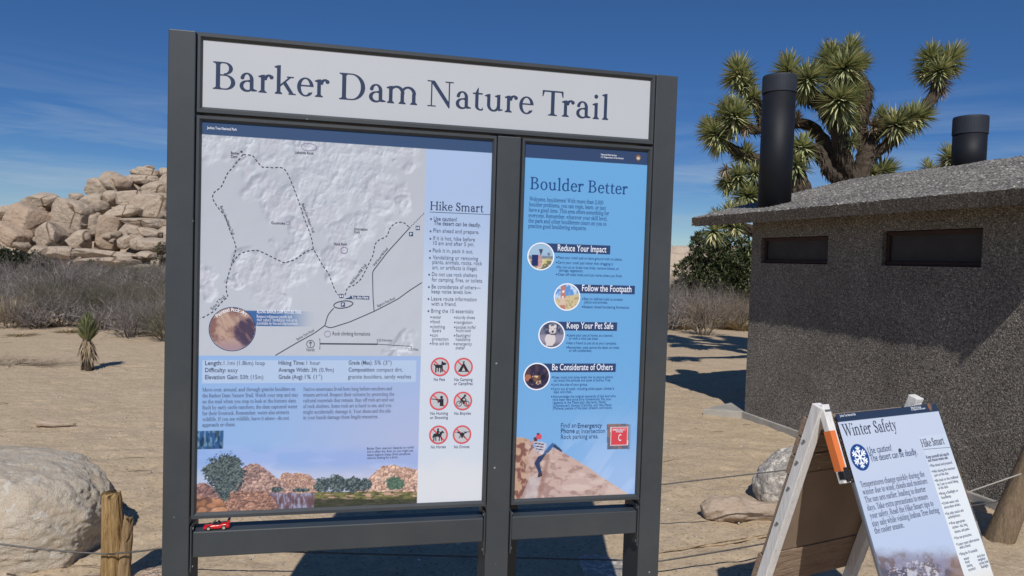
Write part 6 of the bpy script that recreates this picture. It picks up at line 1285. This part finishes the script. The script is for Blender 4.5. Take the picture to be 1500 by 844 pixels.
for t, a, b_, bo, d in (('Keep yourself and search', (467, 331), (566, 320), 1, 0), ('and rescue teams safe.', (474, 345), (563, 336), 1, 0), ('Plan ahead and prepared.', (488, 368), (581, 355), 0, 1), ('Hike during the warmest', (497, 393), (592, 380), 0, 1), ('part of the day.', (502, 410), (565, 402), 0, 0), ('Be back to the trailhead', (510, 433), (606, 418), 0, 1), ('by 5 pm to avoid hiking', (515, 450), (606, 437), 0, 0), ('in the dark.', (521, 467), (563, 460), 0, 0), ('Bring a flashlight or', (529, 490), (606, 477), 0, 1), ('headlamp.', (533, 508), (576, 501), 0, 0), ('Drink water and', (541, 532), (607, 522), 0, 1), ('electrolyte drinks.', (545, 550), (616, 538), 0, 0), ('Eat salty snacks and', (556, 577), (629, 564), 0, 1), ('carbohydrates.', (561, 594), (616, 584), 0, 0), ('Wear appropriate', (572, 619), (636, 608), 0, 1), ('clothes—hat, long', (580, 637), (646, 626), 0, 0), ('sleeves, and pants.', (590, 656), (656, 644), 0, 0), ('Use sun protection.', (594, 682), (666, 670), 0, 1), ('Leave route information', (604, 709), (698, 692), 0, 1), ('with a friend.', (612, 725), (661, 716), 0, 0), ('Bring the 10 essentials:', (618, 752), (691, 738), 0, 1), ('water', (630, 775), (655, 770), 0, 0), ('sturdy shoes', (688, 764), (722, 757), 0, 0), ('food', (637, 790), (655, 786), 0, 0), ('navigation', (692, 779), (724, 772), 0, 0), ('clothing', (643, 806), (668, 801), 0, 0), ('pocket knife', (698, 794), (738, 786), 0, 0), ('sun protection', (650, 822), (682, 816), 0, 0), ('flashlight', (706, 810), (738, 803), 0, 0)):
    WS.line('small', t, cB(*a), cB(*b_), .0125 if bo else .0110, 'sans', bool(bo), .0011)
    if d: p = cB(*a); WS.sdf('small', (p[0] - 2, p[1] - 1.4), .0026, s_ell(0, 0, 1, 1), .0011, 16)
WS.line('white', 'Joshua Tree National Park', cA(116, 119), cA(205, 109), .0085, 'sans', True); WS.line('white', 'National Park Service', cA(516, 73), cA(572, 67), .0080, 'sans', True); WS.line('white', 'U.S. Department of the Interior', cA(518, 83), cA(597, 74), .0080, 'sans', True)
WS.sdf('crest', cA(621, 64), .0175, ah, .0008, 50); WS.sdf('stain', cA(453, 306), .0085, s_ell(0, 0, 1, .85), .0012, 30)
WS.finish(ws_, dict(dark=M['ink_dark'], blue=M['ink_navy'], body=M['ink_body'], disc=M['ink_blue'], flake=M['ink_white'], small=M['ink_list'], white=M['ink_white'], crest=bpy.data.materials['crest_brown'], stain=M['ink_dark']),
  dict(dark='heading_lettering', blue='caution_lettering', body='body_lettering', disc='snowflake_disc', flake='snowflake', small='tips_lettering', white='white_lettering', crest='park_crest', stain='stain'))
slab('sticker', -.0388, -.0115, .064, .207, -.0335, -.0048, M['orange'])
slab('clip', -.041, -.004, .208, .236, -.02, .004, M['blackp'], afr, .002); slab('clip', -.026, -.012, .196, .246, -.02, .0015, M['blackp'], afr, .001)
# rear frame
RB, ZT = .335, AZ + .012
def r_loc(x, t, lift=0.0): # t: 0 at the top, 1 on the ground; lift towards the front
    th = math.atan2(RB, ZT); return (x, .045 + RB * t - lift * math.cos(th), ZT * (1 - t) - lift * math.sin(th))
def rslab(name, x0, x1, t0, t1, l0, l1, m, bev=.002, skew=0):
    b = MB(); v = [r_loc(x, t + (skew if x == x1 else 0), l) for x in (x0, x1) for t in (t0, t1) for l in (l0, l1)]
    b.add(v, [(0, 1, 3, 2), (4, 6, 7, 5), (0, 4, 5, 1), (2, 3, 7, 6), (0, 2, 6, 4), (1, 5, 7, 3)]); return b.build(name, m, afr, bevel=bev)
for x in (-.050, .508): 
    leg = rslab('rear_leg', x, x + .042, -.01, 1.02, -.012, .030, M['white_wood'], .003)
    if x < 0:
        bt = MB()
        for t in (.12, .20, .30, .44, .74, .86):
            p = Vector(r_loc(x + .0, t, .008)); bt.tube([tuple(p), tuple(p + Vector((-.006, 0, 0)))], .006, 8)
        bt.build('bolts', M['steel'], leg)
for t0, t1 in ((.05, .115), (.120, .185), (.190, .262)): rslab('plank', -.046, AW + .018, t0, t1, -.034, -.013, M['plank'])
rslab('board', -.044, AW + .016, .264, .585, -.026, -.014, M['plywood']); rslab('plank', -.048, AW + .02, .590, .735, -.036, -.013, M['plank'])
hg = MB()
for x in (-.018,): hg.tube([(x - .016, .012, AZ + .004), (x + .016, .012, AZ + .004)], .006, 8)
hg.build('hinge', M['steel'], afr)

# ================================================================== WIRE FENCE, DRIFTWOOD
def log_mesh(pts, rad, n=18, rings=6, seed=1, amp=.16, m=None, name='log', groove=0.0, jag=0.0):
    P = [Vector(p) for p in pts]; out, ro = [], []
    for i in range(len(P) - 1):
        for k in range(rings): t = k / rings; out.append(P[i].lerp(P[i + 1], t)); ro.append(rad[i] + (rad[i + 1] - rad[i]) * t)
    out.append(P[-1]); ro.append(rad[-1]); mb = MB(); mb.tube(out, ro, n, True)
    V = mb.v[0]; k = len(out); ph = np.tile(np.arange(n) / n * 6.283, k); s = np.repeat(np.arange(k), n); c = np.array([out[q] for q in s]); d = V - c
    f = 1 + amp * 2 * (fbm(np.cos(ph) * 2.2 + 5, np.sin(ph) * 2.2 + 5, s * .09, seed, 4) - .5) + amp * .6 * (fbm(np.cos(ph) * 6, np.sin(ph) * 6, s * .22, seed + 3, 2) - .5)
    if groove: f = f * (1 - groove * np.clip(1 - np.abs(np.sin(ph * 2.5 + seed + .25 * np.sin(s * .35))) * 5, 0, 1) - groove * .7 * np.clip(1 - np.abs(np.sin(ph * 3.5 + 2 * seed)) * 6, 0, 1))
    V2 = c + d * f[:, None]
    if jag:
        top = s == k - 1; V2[top, 2] += jag * (_hash(np.arange(top.sum()), np.arange(top.sum()) * 0, np.arange(top.sum()) * 0, seed) - .6) * 2
    mb.v[0] = V2; return mb.mesh(name, m, True)
pb = np.array([-1.845, 3.30, 0]); fp = empty('fence_post', (pb[0], pb[1], gzf(pb[0], pb[1]))); tag(fp, 'short golden split wooden fence post in front of the large boulder', 'fence post')
mz = [(0, 0, -.12), (0, 0, .1), (.002, .0, .3), (-.002, 0, .455)]
link('trunk', log_mesh(mz, [.046, .045, .045, .041], 40, 12, 4, .22, M['post_wood'], 'trunk', .22, .012), fp)
link('split_piece', log_mesh([(.054, .016, -.12), (.054, .016, .12), (.058, .018, .24), (.073, .018, .335)], [.034, .031, .028, .020], 26, 9, 9, .34, M['post_dark'], 'split_piece', .34, .03), fp)
rb_ = ground(1462, 792); rp_ = empty('fence_post', (rb_[0], rb_[1], gzf(rb_[0], rb_[1]))); tag(rp_, 'thick grey leaning fence post at the right picture edge', 'fence post')
tp_ = at(1528, 640, rb_[1]) - np.array(rp_.location); link('trunk', log_mesh([(-.03, 0, -.12), tuple(tp_ * .5), tuple(tp_)], [.080, .072, .068], 20, 9, 14, .10, M['grey_post'], 'trunk'), rp_)
def wire(name, pts, r, label, m, cat='wire', sag=0.0):
    P = []; pts = [Vector(p) for p in pts]
    for i in range(len(pts) - 1):
        for k in range(12): t = k / 12; P.append(pts[i].lerp(pts[i + 1], t) + Vector((0, 0, -sag * 4 * t * (1 - t))))
    P.append(pts[-1]); b = MB(); b.tube(P, r, 6); tag(b.build(name, m, None, True), label, cat)
LW = at(168, 812, 3.245); RPt = at(1496, 694, rb_[1] - .10)
wire('wire', [at(-60, 788, 3.10), LW], .0042, 'grey cable from the left picture edge to the split post', M['cable'], sag=.012)
wire('wire', [LW + np.array([0, 0, .004]), at(238, 803, 3.34), at(968, 822, 3.55), at(1160, 789, 3.75), at(1300, 756, 3.95), at(1462, 735, rb_[1] - .11)], .0042, 'lower grey cable running from the split post past the trail sign and folding sign', M['cable'], sag=.003)
wire('wire', [at(700, 722, 3.98), at(968, 710, 3.95), at(1166, 687, 4.0), at(1290, 672, 4.05)], .0042, 'upper grey cable between the trail sign and the folding sign', M['cable'])
wire('wire', [at(1330, 757, 4.0), at(1418, 721, 4.1), RPt], .0042, 'pale tight cable between the folding sign and the leaning post', M['concrete'])
wire('wire', [at(1250, 688, 4.4), at(1391, 648, 4.3), at(1530, 618, 4.25)], .0022, 'thin upper cable in front of the restroom wall', M['cable'])
wire('rope', [ground(940, 818, .012), ground(1010, 802, .01), ground(1060, 797, .02), ground(1135, 783, .012)], .006, 'pale frayed rope lying on the sand right of the trail sign', M['rope'], 'rope')
wire('rope', [ground(945, 812, .03), ground(1000, 803, .03), ground(1070, 791, .02), ground(1140, 780, .012)], .003, 'thin twisted cord on the sand beside the pale rope', M['rope'], 'rope')
g0, g1 = ground(1034, 764), ground(1215, 742)
lg = link('driftwood_log', log_mesh([(g0[0] - .02, g0[1], .055), (g0[0] + .05, g0[1] + .005, .075), (g0[0] + .16, g0[1] + .01, .078), (g0[0] + .30, g0[1] + .03, .062), (g0[0] + .50, g0[1] + .09, .055), (g1[0], g1[1] + .02, .05)], [.045, .078, .084, .062, .055, .05], 36, 12, 21, .36, M['drift'], 'driftwood_log')); tag(lg, 'bleached driftwood log with a knobby end lying behind the folding sign', 'log')
g0, g1 = ground(56, 625), ground(111, 624)
st_ = link('stick', log_mesh([(g0[0], g0[1], .03), (g0[0] + .04, g0[1], .03), (g0[0] * .5 + g1[0] * .5, g0[1], .022), (g1[0], g1[1], .016)], [.036, .028, .022, .010], 10, 5, 31, .2, M['drift'], 'stick')); tag(st_, 'short dry branch lying alone on the open sand at left', 'stick')
g0, g1 = ground(2, 846), ground(110, 838)
bpy.context.view_layer.update()
